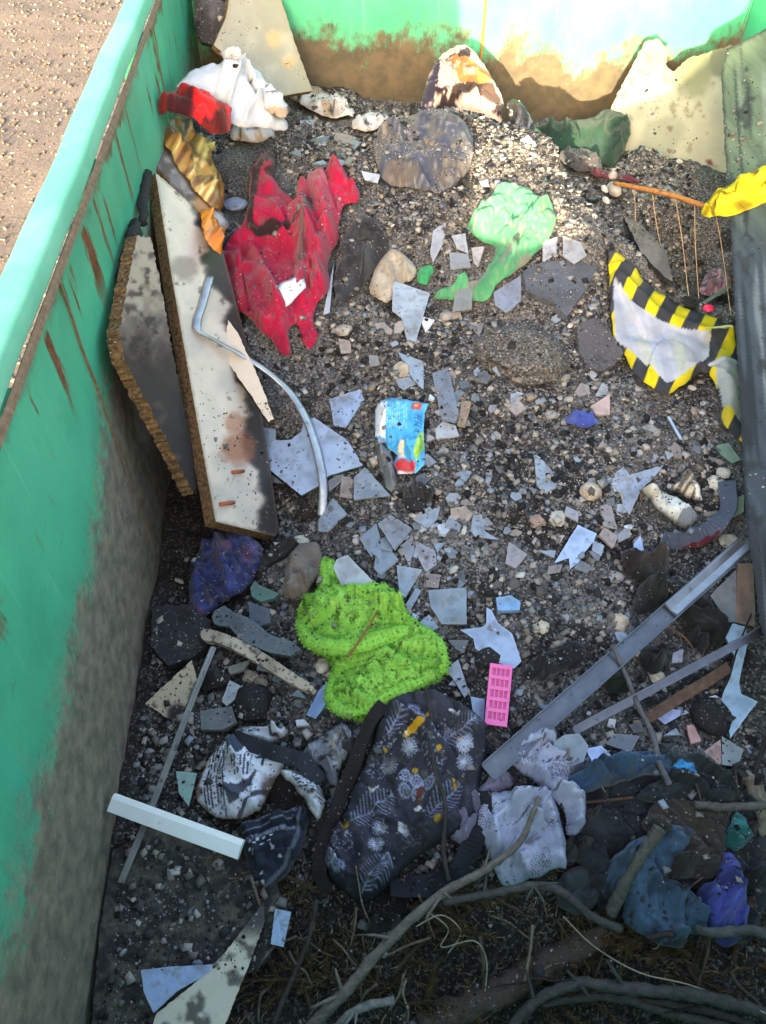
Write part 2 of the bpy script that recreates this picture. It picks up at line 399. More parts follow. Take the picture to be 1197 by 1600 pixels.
def lump(name, c, rad, col, m, sub=3, amp=.25, fr=2.2, seed=0, parent=None, smooth=False, rot=0.):
    v, f = {1: ICO1, 2: ICO2, 3: ICO3}[sub]
    q = fbm(v[:, 0]*fr+v[:, 2]*fr*.7+seed*3.1+9, v[:, 1]*fr-v[:, 2]*fr*.6+seed*1.7+9, seed, 3)
    p = v*(1+amp*2*(q-.5))[:, None]*np.array(rad)
    cr, sr = math.cos(rot), math.sin(rot); p = np.c_[p[:, 0]*cr-p[:, 1]*sr, p[:, 0]*sr+p[:, 1]*cr, p[:, 2]]+np.array(c)
    o = mk(name, p, f, m, parent, smooth)
    cc = np.asarray(col, float)*(.75+.5*fbm(v[:, 0]*5+seed, v[:, 1]*5+v[:, 2]*4, seed+4))[:, None]
    a = o.data.attributes.new('Col', 'FLOAT_COLOR', 'POINT'); a.data.foreach_set('color', np.c_[S(np.clip(cc, 0, 255)), np.ones(len(v))].astype(np.float32).ravel())
    return o

# ------------------------------------------------------------------ the skip and the yard
class NG:
    def __init__(s, name): s.m, s.N, s.L, s.b = _mat(name); s.tc = s.N.new('ShaderNodeTexCoord').outputs['Object']
    def val(s, v, sock):
        if isinstance(v, (int, float)): sock.default_value = v
        elif isinstance(v, tuple): sock.default_value = (*v, 1) if len(v) == 3 else v
        else: s.L.new(v, sock)
    def op(s, o, a, b=0., c=None):
        n = s.N.new('ShaderNodeMath'); n.operation = o; s.val(a, n.inputs[0]); s.val(b, n.inputs[1])
        if c is not None: s.val(c, n.inputs[2])
        return n.outputs[0]
    def noise(s, sc, det=5, vec=(1, 1, 1), rough=.6):
        mp = s.N.new('ShaderNodeMapping'); mp.inputs['Scale'].default_value = vec; s.L.new(s.tc, mp.inputs[0])
        n = s.N.new('ShaderNodeTexNoise'); n.inputs['Scale'].default_value = sc; n.inputs['Detail'].default_value = det; n.inputs['Roughness'].default_value = rough
        s.L.new(mp.outputs[0], n.inputs['Vector']); return n.outputs[0]
    def ramp(s, v, a, b, lo=0., hi=1.):
        n = s.N.new('ShaderNodeMapRange'); n.interpolation_type = 'SMOOTHSTEP'; s.val(v, n.inputs[0])
        for i, q in enumerate((a, b, lo, hi)): s.val(q, n.inputs[i+1])
        return n.outputs[0]
    def mix(s, f, a, b):
        n = s.N.new('ShaderNodeMix'); n.data_type = 'RGBA'; s.val(f, n.inputs[0]); s.val(a, n.inputs[6]); s.val(b, n.inputs[7]); return n.outputs[2]
    def xyz(s):
        n = s.N.new('ShaderNodeSeparateXYZ'); s.L.new(s.tc, n.inputs[0]); return n.outputs
    def done(s, col, rough, height=None, st=.3):
        s.val(col, s.b.inputs['Base Color']); s.val(rough, s.b.inputs['Roughness']); s.b.inputs['Specular IOR Level'].default_value = .3
        if height is not None:
            bp = s.N.new('ShaderNodeBump'); bp.inputs['Strength'].default_value = st; bp.inputs['Distance'].default_value = .004; s.L.new(height, bp.inputs['Height']); s.L.new(bp.outputs[0], s.b.inputs['Normal'])
        return s.m
def c3(*c): return tuple(S(c))

def skip_paint(name, dirt_line, crease=None, streak=.565):
    g = NG(name); X, Y, Z = g.xyz()[:3]
    big = g.noise(2.2, 4); mid = g.noise(14, 6); fin = g.noise(90, 4)
    paint = g.mix(g.ramp(big, .35, .65), c3(66, 154, 120), c3(80, 174, 135))
    paint = g.mix(g.ramp(g.noise(7, 5, (1, 1, .35)), .5, .75, 0, .55), paint, c3(64, 166, 140))
    paint = g.mix(g.ramp(g.noise(60, 3, (1, 1.6, .06)), .60, .70, 0, .22), paint, c3(128, 198, 170))
    paint = g.mix(g.ramp(g.noise(30, 6, (1, .5, .9), .75), .60, .72, 0, .5), paint, c3(70, 118, 96))
    paint = g.mix(g.ramp(g.noise(75, 3, (1, .05, 1.4)), .68, .74, 0, .5), paint, c3(60, 96, 80))     # pale scratches
    rustc = g.mix(g.ramp(fin, .35, .65), c3(88, 52, 36), c3(128, 82, 54))
    col = paint
    if crease is not None:
        dz = g.op('ABSOLUTE', g.op('SUBTRACT', Z, crease)); k = g.op('ADD', dz, g.op('MULTIPLY', g.op('SUBTRACT', g.noise(16, 6, (1, 1, .5)), .5), .12))
        col = g.mix(g.op('MULTIPLY', g.ramp(k, .005, .022, .85, 0), g.ramp(g.noise(2.6, 4), .38, .56)), col, rustc)
        st = g.noise(13, 6, (1, 1., .16)); top = g.ramp(Z, .98, 1.12)
        col = g.mix(g.op('MULTIPLY', g.ramp(st, streak, streak+.05), g.op('MULTIPLY', top, g.ramp(Z, crease-.02, crease, 1, 0))), col, rustc)
    # dirt film low on the plate, ragged upper edge
    line = dirt_line(g, X, Y)
    h = g.op('SUBTRACT', g.op('ADD', line, g.op('ADD', g.op('MULTIPLY', g.op('SUBTRACT', mid, .5), .30), g.op('MULTIPLY', g.op('SUBTRACT', g.noise(48, 6, (1, 1., .6), .8), .5), .26))), Z)
    dirt = g.mix(g.ramp(g.noise(24, 6), .3, .7), c3(140, 122, 106), c3(98, 86, 76))
    dirt = g.mix(g.ramp(fin, .62, .72, 0, .5), dirt, c3(176, 160, 142))
    if name == 'skip_paint_back':
        dirt = g.mix(g.ramp(g.noise(18, 5), .35, .65), c3(98, 80, 64), c3(78, 64, 54))
    col = g.mix(g.ramp(h, -.02, .10, 0, .95), col, dirt)
    col = g.mix(g.ramp(h, -.06, .0, 0, .12), col, dirt)
    rough = g.ramp(h, 0, .03, .45, .92)
    return g.done(col, rough, g.op('ADD', mid, g.op('MULTIPLY', fin, .5)), .22)
def line_left(g, X, Y): return g.op('ADD', g.ramp(Y, 1.0, 1.5, 0, .12), .835)
def line_back(g, X, Y): return g.op('ADD', g.ramp(X, .35, .75, .93, .86), g.op('MULTIPLY', g.op('SUBTRACT', g.noise(3.4, 4), .5), .40))
M['skip_left'] = skip_paint('skip_paint_side', line_left, 1.228)
M['skip_back'] = skip_paint('skip_paint_back', line_back, None)
M['skip_other'] = skip_paint('skip_paint_other', lambda g, X, Y: g.op('ADD', X, -1.05), 1.228)
g = NG('rim_paint'); nz = g.noise(5, 5); f_ = g.noise(40, 5)
cc = g.mix(g.ramp(nz, .35, .7), c3(110, 188, 156), c3(134, 204, 174)); cc = g.mix(g.ramp(f_, .62, .72, 0, .55), cc, c3(150, 120, 105))
M['rim'] = g.done(cc, .5, f_, .15)

skip = empty('waste_skip', (.61, 1.7, 0))
reg(skip, 'green painted steel skip with rusty streaks, filled with burnt rubbish', 'skip')
XL, XR, YF, YB, ZR = -.54, 1.76, -.16, 3.63, 1.31
def wall_grid(name, o, u, v, nu, nv, nrm, m, th=.005, amp=.004, seed=0):
    o, u, v, nrm = map(np.array, (o, u, v, nrm)); a, b = np.meshgrid(np.linspace(0, 1, nu), np.linspace(0, 1, nv), indexing='ij')
    P = o+a.ravel()[:, None]*u+b.ravel()[:, None]*v
    dd = amp*2*(fbm(a.ravel()*5+3, b.ravel()*2+3, seed, 3)-.5)
    P = P+nrm*dd[:, None]; B = P-nrm*th; n = nu*nv; F = []
    for i in range(nu-1):
        for j in range(nv-1):
            q = (i*nv+j, (i+1)*nv+j, (i+1)*nv+j+1, i*nv+j+1); F += [q, tuple(k+n for k in q[::-1])]
    return mk(name, np.concatenate([P, B]), F, m, skip, True)
lw = wall_grid('side_wall', (XL, YF, .16), (0, YB-YF, 0), (0, 0, 1.09), 90, 30, (1, 0, 0), M['skip_left'], seed=2)
wall_grid('side_wall', (XR, YF, .16), (0, YB-YF, 0), (0, 0, 1.09), 60, 20, (-1, 0, 0), M['skip_other'], seed=3)
ew = wall_grid('end_wall', (XL, YB, .16), (XR-XL, 0, 0), (0, 0, 1.09), 60, 26, (0, -1, 0), M['skip_back'], seed=4)
wall_grid('end_wall', (XL, YF, .16), (XR-XL, 0, 0), (0, 0, 1.09), 40, 16, (0, 1, 0), M['skip_other'], seed=5)
box('floor_plate', (XL-.004, YF-.004, .145), (XR+.004, YB+.004, .16), M['skip_other'], skip)
def rim_bar(name, a, b):       # rounded square tube along the top
    r = .011; w_, h_ = .031, .029; prof = []
    for cx_, cy_, a0 in ((w_-r, h_-r, 0), (-w_+r, h_-r, 90), (-w_+r, -h_+r, 180), (w_-r, -h_+r, 270)):
        for k in range(4): t = math.radians(a0+k*30); prof.append((cx_+r*math.cos(t), cy_+r*math.sin(t)))
    return bar(name, a, b, prof, M['rim'], skip, (140, 210, 180), nseg=40, smooth=True, bend=lambda t: .003*math.sin(t*23)+.002*math.sin(t*61))
zc = ZR-.029
rim_bar('top_rim', (XL-.034, YF-.07, zc), (XL-.034, YB+.07, zc)); rim_bar('top_rim', (XR+.034, YF-.07, zc), (XR+.034, YB+.07, zc))
rim_bar('top_rim', (XL-.002, YB+.034, zc-.003), (XR+.002, YB+.034, zc-.003)); rim_bar('top_rim', (XL-.002, YF-.034, zc-.003), (XR+.002, YF-.034, zc-.003))
wedge = [(-.004, -.006), (.006, -.006), (.003, .004), (-.004, .006)]
M['weld'] = mat('weld_bead', (120, 96, 76), .8, (60, .5), (90, .8))
bar('weld_bead', (XL+.003, YF, 1.25), (XL+.003, YB, 1.25), wedge, M['weld'], lw, nseg=30)
for yy in (1.352, 2.70):       # lapped plate joints, a thin open seam
    V = []; F = []; n_ = 26
    for i in range(n_+1):
        z = 1.235-i*.80/n_; ww = .0007+.0005*math.sin(i*2.1); yo = yy+.003*math.sin(i*.9)
        V += [(XL+.0045, yo-ww, z), (XL+.0045, yo+ww, z), (XL-.002, yo+ww, z), (XL-.002, yo-ww, z)]
    for i in range(n_):
        for j in range(4): F.append((i*4+j, i*4+(j+1) % 4, i*4+4+(j+1) % 4, i*4+4+j))
    F += [(3, 2, 1, 0), tuple(n_*4+k for k in range(4))]
    mk('plate_seam', V, F, M['weld'] if yy < 2 else M['skip_left'], lw, False)
bar('plate_seam', (.645, YB-.002, .3), (.645, YB-.002, 1.25), [(-.006, -.004), (.006, -.004), (.004, .005), (-.004, .005)], M['rust'], ew, (150, 110, 50), up=(0, -1, 0))
bar('corner_weld', (XL+.004, YB-.004, .3), (XL+.004, YB-.004, 1.25), wedge, M['skip_left'], ew, up=(0, -1, 0))
bar('corner_weld', (XR-.004, YB-.004, .3), (XR-.004, YB-.004, 1.25), wedge, M['skip_left'], ew, up=(0, -1, 0))
for yy in np.arange(.2, 3.6, .8):
    box('outer_rib', (XL-.075, yy-.03, .16), (XL-.006, yy+.03, 1.25), M['skip_other'], skip); box('outer_rib', (XR+.006, yy-.03, .16), (XR+.075, yy+.03, 1.25), M['skip_other'], skip)
for yy in (.1, 3.1): box('skid', (XL+.1, yy-.08, .0), (XR-.1, yy+.08, .145), M['skip_other'], skip)

# yard of sandy gravel
g = NG('sandy_gravel'); n1 = g.noise(3, 6); n2 = g.noise(55, 6); n3 = g.noise(160, 4)
cc = g.mix(g.ramp(n1, .35, .65), c3(112, 100, 91), c3(94, 86, 80)); cc = g.mix(g.ramp(n2, .45, .62, 0, .8), cc, c3(126, 114, 104)); cc = g.mix(g.ramp(n3, .56, .66, 0, .7), cc, c3(64, 56, 50))
gm = g.done(cc, .95, g.op('ADD', n2, g.op('MULTIPLY', n3, .6)), .9); M['ground'] = gm
n_ = 90; xs = np.concatenate([np.linspace(-60, -6, 10), np.linspace(-5.5, .4, 90), np.linspace(1, 60, 12)]); ys = np.concatenate([np.linspace(-60, -2, 8), np.linspace(-1, 9, 120), np.linspace(10, 80, 12)])
XX, YY = np.meshgrid(xs, ys, indexing='ij'); near = ((XX > -6) & (XX < -.7) & (YY > -2) & (YY < 10))
ZZ = np.where(near, .05*(fbm(XX*1.3, YY*1.3, 2, 5)-.5)+.012*(fbm(XX*9, YY*9, 3, 3)-.5)-.01, -.02)
F = []; ny = len(ys)
for i in range(len(xs)-1):
    for j in range(ny-1): F.append((i*ny+j, (i+1)*ny+j, (i+1)*ny+j+1, i*ny+j+1))
gr = mk('ground', np.c_[XX.ravel(), YY.ravel(), ZZ.ravel()], F, gm, None, True); gr['kind'] = 'structure'

# added concrete blocker out of view, crest stepped to shape the sunlit patches
prof = [(-2.15, -.03), (-2.15, 2.4), (-1.08, 2.4), (-1.04, 2.05), (-.90, 1.93), (-.84, 1.72), (-.74, 1.62), (-.70, 1.42), (-.30, 1.40), (-.24, 1.70), (-.02, 1.78), (.08, 1.86), (.22, 1.97), (.30, 2.2), (1.3, 2.3), (1.3, -.03)]
V = [(x, y, z) for y in (-1.2, -1.5) for x, z in prof]; n_ = len(prof)
F = [tuple(range(n_)), tuple(range(2*n_-1, n_-1, -1))]+[(i, i+n_, (i+1) % n_+n_, (i+1) % n_) for i in range(n_)]
reg(mk('concrete_sun_blocker', V, F, M['concrete'], None, False), 'added grey concrete sun blocker out of view, crest stepped to shade the skip', 'wall')

# ------------------------------------------------------------------ boards and timbers
def slab(name, poly, anchors, th, label, cat, col, m='board', em='chip', sp=7., jit=.8, parent=None):
    o = sheet(name, poly, plane_map(anchors), sp, th, col, None, M[m], M[em], parent, jit, False, 0, cover=False)
    if parent is None: reg(o, label, cat)
    return o
def c_worktop(p):
    p.blend(np.ones(len(p.x)), (204, 190, 174))
    p.noise(60, .45, .7, (168, 160, 150), .6, 4)
    t = (p.x-(p.y-270)*.17-245)                                      # distance from the left edge
    lim = 70+20*(fbm(p.x*0+3, p.y/34, 8)-.5)*2-26*sstep(500, 330, p.y)
    p.blend(sstep(-4, 10, t-lim+10*(fbm(p.x/9, p.y/9, 5)-.5)), (58, 54, 52))
    p.soft(372, 700, 34, (150, 96, 70), .75); p.soft(366, 660, 22, (168, 118, 92), .7); p.soft(290, 420, 26, (120, 108, 98), .6)
    p.noise(12, .74, .80, (90, 80, 70), .7, 13)
    p.edge(5, (120, 100, 80), .5); return p
wk = empty('worktop_slab', H(330, 815)); reg(wk, 'long white worktop slab with thick chipboard edge, leaning along the green wall', 'worktop')
WA = ((243,270,1.0),(337,815,.57),(436,832,.40))
slab('slab', [(243,270),(258,282),(300,320),(345,380),(392,560),(418,700),(436,826),(431,838),(337,815),(305,640),(268,430)], WA, .038, '', '', c_worktop, parent=wk, sp=2.6, jit=.2)
wm = plane_map(WA)
def on_plane(mp, px, py, off): return mp(np.array([px]), np.array([py]), off)[0]
for q, (a, b) in enumerate((((363,738),(381,736)),((344,788),(366,785)))):
    bar('wooden_dowel', on_plane(wm, *a, .004), on_plane(wm, *b, .007), [(.005*math.cos(t), .005*math.sin(t)) for t in np.linspace(0, 6.283, 9)[:-1]], M['bark'], wk, (168, 92, 62), smooth=True)
def screw(px, py, mp, off, r, parent):
    c = on_plane(mp, px, py, off); n = mp.normal
    bar('screw_cap', c-n*.004, c+n*.003, [(r*math.cos(t), r*math.sin(t)) for t in np.linspace(0, 6.283, 11)[:-1]], M['char'], parent, (60, 66, 70), up=(0, 1, .2))
def c_burnt(p):
    p.blend(np.ones(len(p.x)), (176, 160, 142)); p.blend(sstep(430, 590, p.y+90*(fbm(p.x/12, p.y/20, 2)-.5)), (50, 46, 46)); p.noise(10, .55, .7, (44, 40, 38), .7, 5)
    p.noise(14, .62, .75, (112, 92, 74), .45, 15); return p
slab('burnt_board', [(214,368),(236,372),(250,440),(272,560),(296,680),(312,752),(302,772),(262,690),(226,622),(194,560),(186,520),(196,460)], ((216,368,1.06),(186,530,1.04),(304,770,.60)), .030,
     'half burnt white board with a ragged broken chipboard edge against the green wall', 'board', c_burnt, em='chip', jit=1.7, sp=4)
bc = empty('charred_plank', H(215, 365)); reg(bc, 'blackened crumbling plank end wedged between the board and green wall', 'plank')
tube('charred_stick', [A(212, 352, 1.03), A(200, 420, 1.03), A(184, 505, 1.02)], [.018, .022, .014], M['char'], bc, 7, rough=.35, seed=3, sub=6)
tube('charred_stick', [A(222, 350, 1.02), A(226, 300, 1.02), A(232, 268, 1.02)], [.012, .016, .010], M['char'], bc, 7, rough=.35, seed=4, sub=6)
slab('chipboard_offcut', [(356,500),(372,520),(404,590),(428,655),(420,660),(388,612),(352,560)], ((356,500,.70),(428,655,.60),(352,560,.66)), .03,
     'small triangular white chipboard offcut on the rubble beside the worktop slab', 'board', (206, 190, 172), em='chip_dark', jit=1.2, sp=6)
def c_backboard(p):
    p.blend(np.ones(len(p.x)), (150, 142, 128)); p.soft(428, 60, 18, (196, 158, 112), .7); p.soft(452, 96, 14, (190, 150, 104), .7); p.noise(30, .5, .8, (182, 172, 156), .5, 3); p.edge(4, (150, 130, 100), .6); return p
pb = lambda px, py, Y: CP+rays(px, py)[0]*(Y/rays(px, py)[0][1])
slab('leaning_chipboard', [(370,-60),(416,-60),(440,0),(462,70),(488,142),(440,150),(380,110),(334,70),(352,30)], (pb(372,-10,3.45), pb(436,-5,3.58), pb(420,130,3.2)), .02,
     'cream chipboard panel leaning in the back corner of the skip', 'board', c_backboard, em='chip', sp=6)
def c_dark(p):
    p.blend(np.ones(len(p.x)), (58, 50, 48)); p.noise(14, .5, .65, (30, 28, 28), .9, 3); p.noise(20, .55, .7, (112, 112, 124), .5, 8, .4); return p
slab('charred_board', [(301,-50),(372,-50),(374,0),(352,34),(334,70),(316,66),(304,40)], (pb(303,-10,3.50), pb(372,-5,3.50), pb(325,64,3.3)), .015,
     'soot black charred panel upright in the back corner behind the white clothes', 'board', c_dark, m='cloth', em='char', sp=5, jit=1.5)

def c_pale(p):
    p.blend(np.ones(len(p.x)), (150, 149, 130)); p.noise(80, .45, .65, (132, 134, 116), .6, 7)
    p.poly([(1005,185),(1060,172),(1080,200),(1040,270),(1010,280),(990,240)], (118, 122, 104), .6, 12.)
    u = (p.y-118)+.35*(1060-p.x)*0+40*(fbm(p.x/22, p.y/22, 3)-.5); p.blend(sstep(14, -8, u-.0*(p.x))*sstep(1030, 1060, p.x), (96, 100, 78)); p.soft(1080, 120, 40, (104, 108, 84), .8)
    p.soft(1020, 90, 30, (196, 150, 96), .6); p.noise(13, .66, .72, (110, 108, 84), .8, 19); p.disc(1108, 255, 5, (96, 54, 50)); p.disc(1046, 200, 4, (96, 84, 70)); p.edge(4, (130, 120, 90), .6); return p
slab('pale_door_panel', [(1006,68),(1026,60),(1046,76),(1040,100),(1052,112),(1074,92),(1100,84),(1140,70),(1190,66),(1190,310),(1060,306),(925,292),(940,215),(956,165),(984,110)], (np.array((1.16,3.02,.53)), np.array((1.30,3.50,.90)), np.array((1.50,2.98,.60))), .03,
     'pale cream panel with burnt ragged top leaning at the back beside the green plank', 'panel', c_pale, em='chip_dark', jit=1.6, sp=5)
def c_plank(p):
    k = sstep(250, 420, p.y+30*(fbm(p.x/14, p.y/60, 2)-.5)); p.blend(np.ones(len(p.x)), (84, 98, 78)); p.blend(k, (54, 62, 70)); p.blend(sstep(760, 900, p.y), (38, 40, 44))
    gl = vn(p.x/6.-p.y*.012, p.y/160, 5); p.blend(.55*sstep(.7, .9, gl), (120, 128, 128)); p.blend(.7*sstep(.25, .1, gl), (26, 30, 32)); p.edge(6, (28, 30, 32), .8)
    p.noise(22, .62, .72, (36, 40, 40), .7, 4); return p
PLA = (A(1127,110,.97), A(1170,850,.66), np.array((1.66, 2.05, 1.16)))
slab('charred_timber_plank', [(1127,112),(1134,250),(1144,400),(1152,560),(1163,760),(1170,850),(1180,905),(1186,965),(1197,1010),(1240,1120),(1420,1100),(1420,30),(1200,44),(1136,76)], PLA, .05,
     'wide weathered timber plank, green above and charred black below, along the right side', 'plank', c_plank, m='wood', em='char', jit=1.2, sp=3.6)
plm = plane_map(PLA)

# ------------------------------------------------------------------ clothes and soft things, back of the heap
def yp(a, b, c):
    f0 = plane_map([CP+rays(q[0], q[1])[0]*(q[2]/rays(q[0], q[1])[0][1]) for q in (a, b, c)])
    return f0
def white(p):
    p.blend(np.ones(len(p.x)), (186, 186, 190)); p.noise(22, .55, .75, (178, 178, 182), .6, 3); p.edge(7, (156, 148, 140), .5); return p
def burnt_white(p):
    white(p); p.noise(16, .52, .66, (150, 124, 98), .8, 6); p.noise(13, .62, .7, (46, 38, 34), .9, 8); return p
def plain(c, c2=None, edge=None, dirt=.35):
    def f(p):
        p.blend(np.ones(len(p.x)), c); p.noise(26, .4, .7, c2 or tuple(.72*q for q in c), .7, 5)
        if dirt: p.noise(5, .60, .72, (92, 86, 78), dirt, 11)
        if edge: p.edge(8, edge, .8)
        return p
    return f
cloth('burnt_rag', [(290,60),(312,55),(340,64),(352,78),(348,92),(322,98),(298,92)], 'scorched brown rag in the corner above the white clothes', plain((120, 84, 48), (48, 36, 28), (30, 26, 24)), folds(40, 16, .03, bulge=.05, bw=12), off=.02)
cloth('burnt_sleeve', [(358,68),(378,58),(400,62),(408,76),(402,98),(390,104),(372,92)], 'burnt dark brown sleeve lying against the cream chipboard panel', plain((84, 62, 50), (36, 30, 28), (28, 24, 22)), folds(70, 14, .03, bulge=.05, bw=12), off=.03)
cloth('white_towel', [(344,76),(372,84),(402,104),(424,138),(456,168),(446,184),(418,172),(392,134),(362,104),(346,92)], 'long white towel twisted behind the bulging white shirt', burnt_white, folds(48, 22, .035, bulge=.04, bw=16), mapper=yp((346,92,3.0),(446,184,2.74),(402,104,3.02)))
cloth('white_shirt', [(272,140),(286,118),(312,104),(346,100),(376,112),(398,140),(424,172),(452,186),(448,202),(426,204),(402,196),(376,198),(356,186),(352,160),(318,148)], 'bright white shirt bulging over the red rag by the green wall', white,
      folds(35, 36, .018, bulge=.05, bw=30, seed=8, ridges=[([(300,140),(350,130),(400,170)], 9, .012), ([(330,110),(380,150),(420,190)], 8, .014)]), mapper=yp((362,196,2.62),(282,146,2.68),(345,98,3.02)), m='clean_cloth')
cloth('paper_sheet', [(414,106),(426,78),(446,72),(458,112),(456,124),(436,122)], 'crumpled white paper sheet leaning on the cream chipboard panel', (222, 224, 230), folds(20, 14, .012, bulge=.03, bw=10), cat='paper', off=.04, m='clean_cloth')
cloth('scorched_napkin', [(434,132),(470,128),(506,138),(546,160),(558,178),(536,184),(506,182),(474,166),(450,150)], 'white napkin with burnt black edge at the foot of the back wall', burnt_white, folds(20, 18, .03, bulge=.04, bw=14), off=.015)
cloth('scorched_wrapping', [(356,196),(384,190),(420,198),(432,208),(416,220),(386,222),(362,216)], 'crumpled beige scorched wrapping under the white shirt hem', burnt_white, folds(10, 14, .025, bulge=.03, bw=12), off=.02)
cloth('white_crumpled_cloth', [(552,184),(580,172),(606,172),(612,190),(596,202),(566,204),(550,196)], 'small crumpled white cloth between the black ash and blue denim', burnt_white, folds(60, 12, .03, bulge=.03, bw=10), off=.01)
def red_rag(p):
    p.blend(np.ones(len(p.x)), (196, 30, 34)); p.noise(20, .5, .62, (92, 30, 26), .8, 3); p.soft(286, 172, 22, (46, 20, 26), .9); p.soft(344, 196, 16, (70, 18, 20), .8); p.noise(11, .6, .7, (50, 22, 20), .8, 9); return p
cloth('red_rag', [(242,170),(256,150),(288,138),(322,146),(364,162),(360,200),(342,212),(318,204),(304,184),(276,176),(250,184)], 'folded red rag with scorched patches beneath the white shirt', red_rag, folds(15, 26, .03, bulge=.05, bw=20, seed=5), mapper=yp((340,212,2.52),(246,178,2.56),(310,142,2.72)))
CBA = ((226,215,.99),(348,345,.80),(262,205,.93)); cbm = plane_map(CBA)
def cb_off(off):
    def f(px, py): return cbm(px, py, off)
    f.normal = cbm.normal; return f
def amber(p):
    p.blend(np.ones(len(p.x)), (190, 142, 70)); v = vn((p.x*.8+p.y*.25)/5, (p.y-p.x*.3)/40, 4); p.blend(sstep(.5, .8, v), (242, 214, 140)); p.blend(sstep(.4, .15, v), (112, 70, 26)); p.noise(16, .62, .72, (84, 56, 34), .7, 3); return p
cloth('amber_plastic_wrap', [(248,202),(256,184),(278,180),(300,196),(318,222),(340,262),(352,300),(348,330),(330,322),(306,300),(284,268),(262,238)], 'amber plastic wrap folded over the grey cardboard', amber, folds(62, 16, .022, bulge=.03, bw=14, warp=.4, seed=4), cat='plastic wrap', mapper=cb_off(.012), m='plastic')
cloth('amber_plastic_scrap', [(306,214),(330,216),(338,232),(326,240),(308,232)], 'short amber plastic scrap tucked beside the red rag', amber, folds(20, 10, .012, bulge=.03, bw=8), cat='plastic wrap', mapper=cb_off(.01), m='plastic')
cloth('orange_plastic_scrap', [(312,322),(340,340),(350,364),(348,396),(330,388),(316,362)], 'translucent orange plastic scrap hanging at the cardboard corner', plain((214, 132, 34), (170, 92, 20), None, 0.), folds(70, 14, .012, bulge=.02, bw=8), cat='plastic wrap', mapper=cb_off(.012), m='plastic')
def cboard(p):
    p.blend(np.ones(len(p.x)), (122, 112, 112)); p.noise(24, .5, .7, (164, 150, 140), .8, 3); p.noise(20, .56, .68, (74, 62, 58), .8, 12); p.soft(318, 322, 24, (190, 124, 64), .7); p.soft(340, 344, 14, (190, 180, 186), .8); p.edge(5, (96, 72, 48), .8); return p
sheet_o = sheet('corrugated_cardboard', [(221,222),(232,198),(250,192),(272,226),(304,278),(340,322),(360,350),(350,362),(322,344),(286,312),(250,268),(228,240)], plane_map(CBA), 4, .012, cboard, None, M['cloth'], M['chip'], None, 1., True, 1, cover=False)
reg(sheet_o, 'grey corrugated cardboard strip resting on the worktop slab', 'cardboard')

# red fleece
def fleece(p):
    p.blend(np.ones(len(p.x)), (166, 24, 62)); p.noise(40, .45, .7, (134, 24, 56), .7, 4)
    p.poly([(470,280),(520,290),(530,345),(515,420),(490,480),(468,440),(460,380)], (160, 42, 70), .55, 8.)
    for l_ in ([(424,244),(404,268),(398,300),(394,340),(392,362),(404,372)], [(404,372),(440,372),(464,358)]): p.line(l_, 11, (40, 32, 34), .95)
    p.line([(428,240),(432,262),(420,274)], 12, (44, 34, 34), .9); p.soft(482, 330, 12, (62, 40, 42), .8); p.line([(484,336),(478,380),(474,420)], 9, (70, 40, 44), .7); p.soft(474, 425, 16, (70, 34, 40), .6)
    p.noise(6, .62, .74, (128, 100, 92), .55, 21); p.soft(496, 300, 22, (140, 116, 106), .6); p.soft(430, 330, 14, (130, 96, 92), .4); return p
cloth('red_fleece_jacket', [(404,244),(416,236),(430,240),(430,262),(424,276),(436,288),(452,306),(460,318),(464,292),(480,278),(500,268),(520,266),(514,252),(522,244),(534,262),(548,282),(564,300),(560,320),(546,314),(536,322),(530,352),(526,390),(512,418),(518,446),(508,470),(494,478),(490,500),(496,530),(482,546),(470,530),(466,504),(452,514),(450,534),(456,556),(442,556),(418,530),(396,504),(376,492),(348,474),(334,446),(342,408),(352,384),(374,356),(388,330),(388,280)],
      'crimson fleece jacket with black trim spread on the ash', fleece, folds(68, 44, .022, bulge=.022, bw=16, seed=12,
      ridges=[([(470,300),(480,380),(470,470)], 9, .034), ([(400,270),(396,370),(460,364)], 6, .008), ([(392,400),(430,470),(448,540)], 9, .03), ([(500,300),(512,380),(496,440)], 8, .028), ([(350,420),(400,440),(440,500)], 8, .026), ([(446,320),(462,420)], 7, -.026)]), cat='jacket', off=.014, sp=2.2)
wp = sheet('plastic_bottle_scrap', [(421,458),(440,444),(466,426),(472,424),(480,446),(474,450),(452,476),(438,486)], heap_map(.070), 4, .006, (206, 208, 214), lambda x, y, d: .012*sstep(0, 9, d), M['plastic'], None, None, 0, True, 1)
reg(wp, 'flattened white plastic bottle lying on the crimson fleece', 'plastic')
cloth('black_cloth', [(520,484),(524,430),(530,384),(546,350),(566,330),(588,342),(606,368),(604,392),(580,428),(556,462),(540,470)], 'charred black cloth draped beside the crimson fleece', plain((50, 52, 58), (34, 34, 38), (40, 38, 38), .25), folds(66, 26, .026, bulge=.016, bw=14, seed=6), off=.012)
cloth('beige_cloth', [(574,456),(580,430),(596,402),(612,388),(636,398),(652,420),(646,438),(628,444),(618,464),(600,474),(586,464)], 'dusty beige cloth crumpled beside the black cloth', plain((170, 158, 140), (132, 120, 104)), folds(75, 15, .018, bulge=.022, bw=12, seed=7), off=.01)
def denim(p):
    p.blend(np.ones(len(p.x)), (66, 72, 90)); p.noise(30, .45, .7, (46, 52, 70), .8, 4); p.noise(12, .44, .6, (92, 89, 86), .85, 7); p.noise(4, .52, .74, (150, 142, 132), .6, 17); p.soft(616, 284, 22, (112, 96, 84), .6); return p
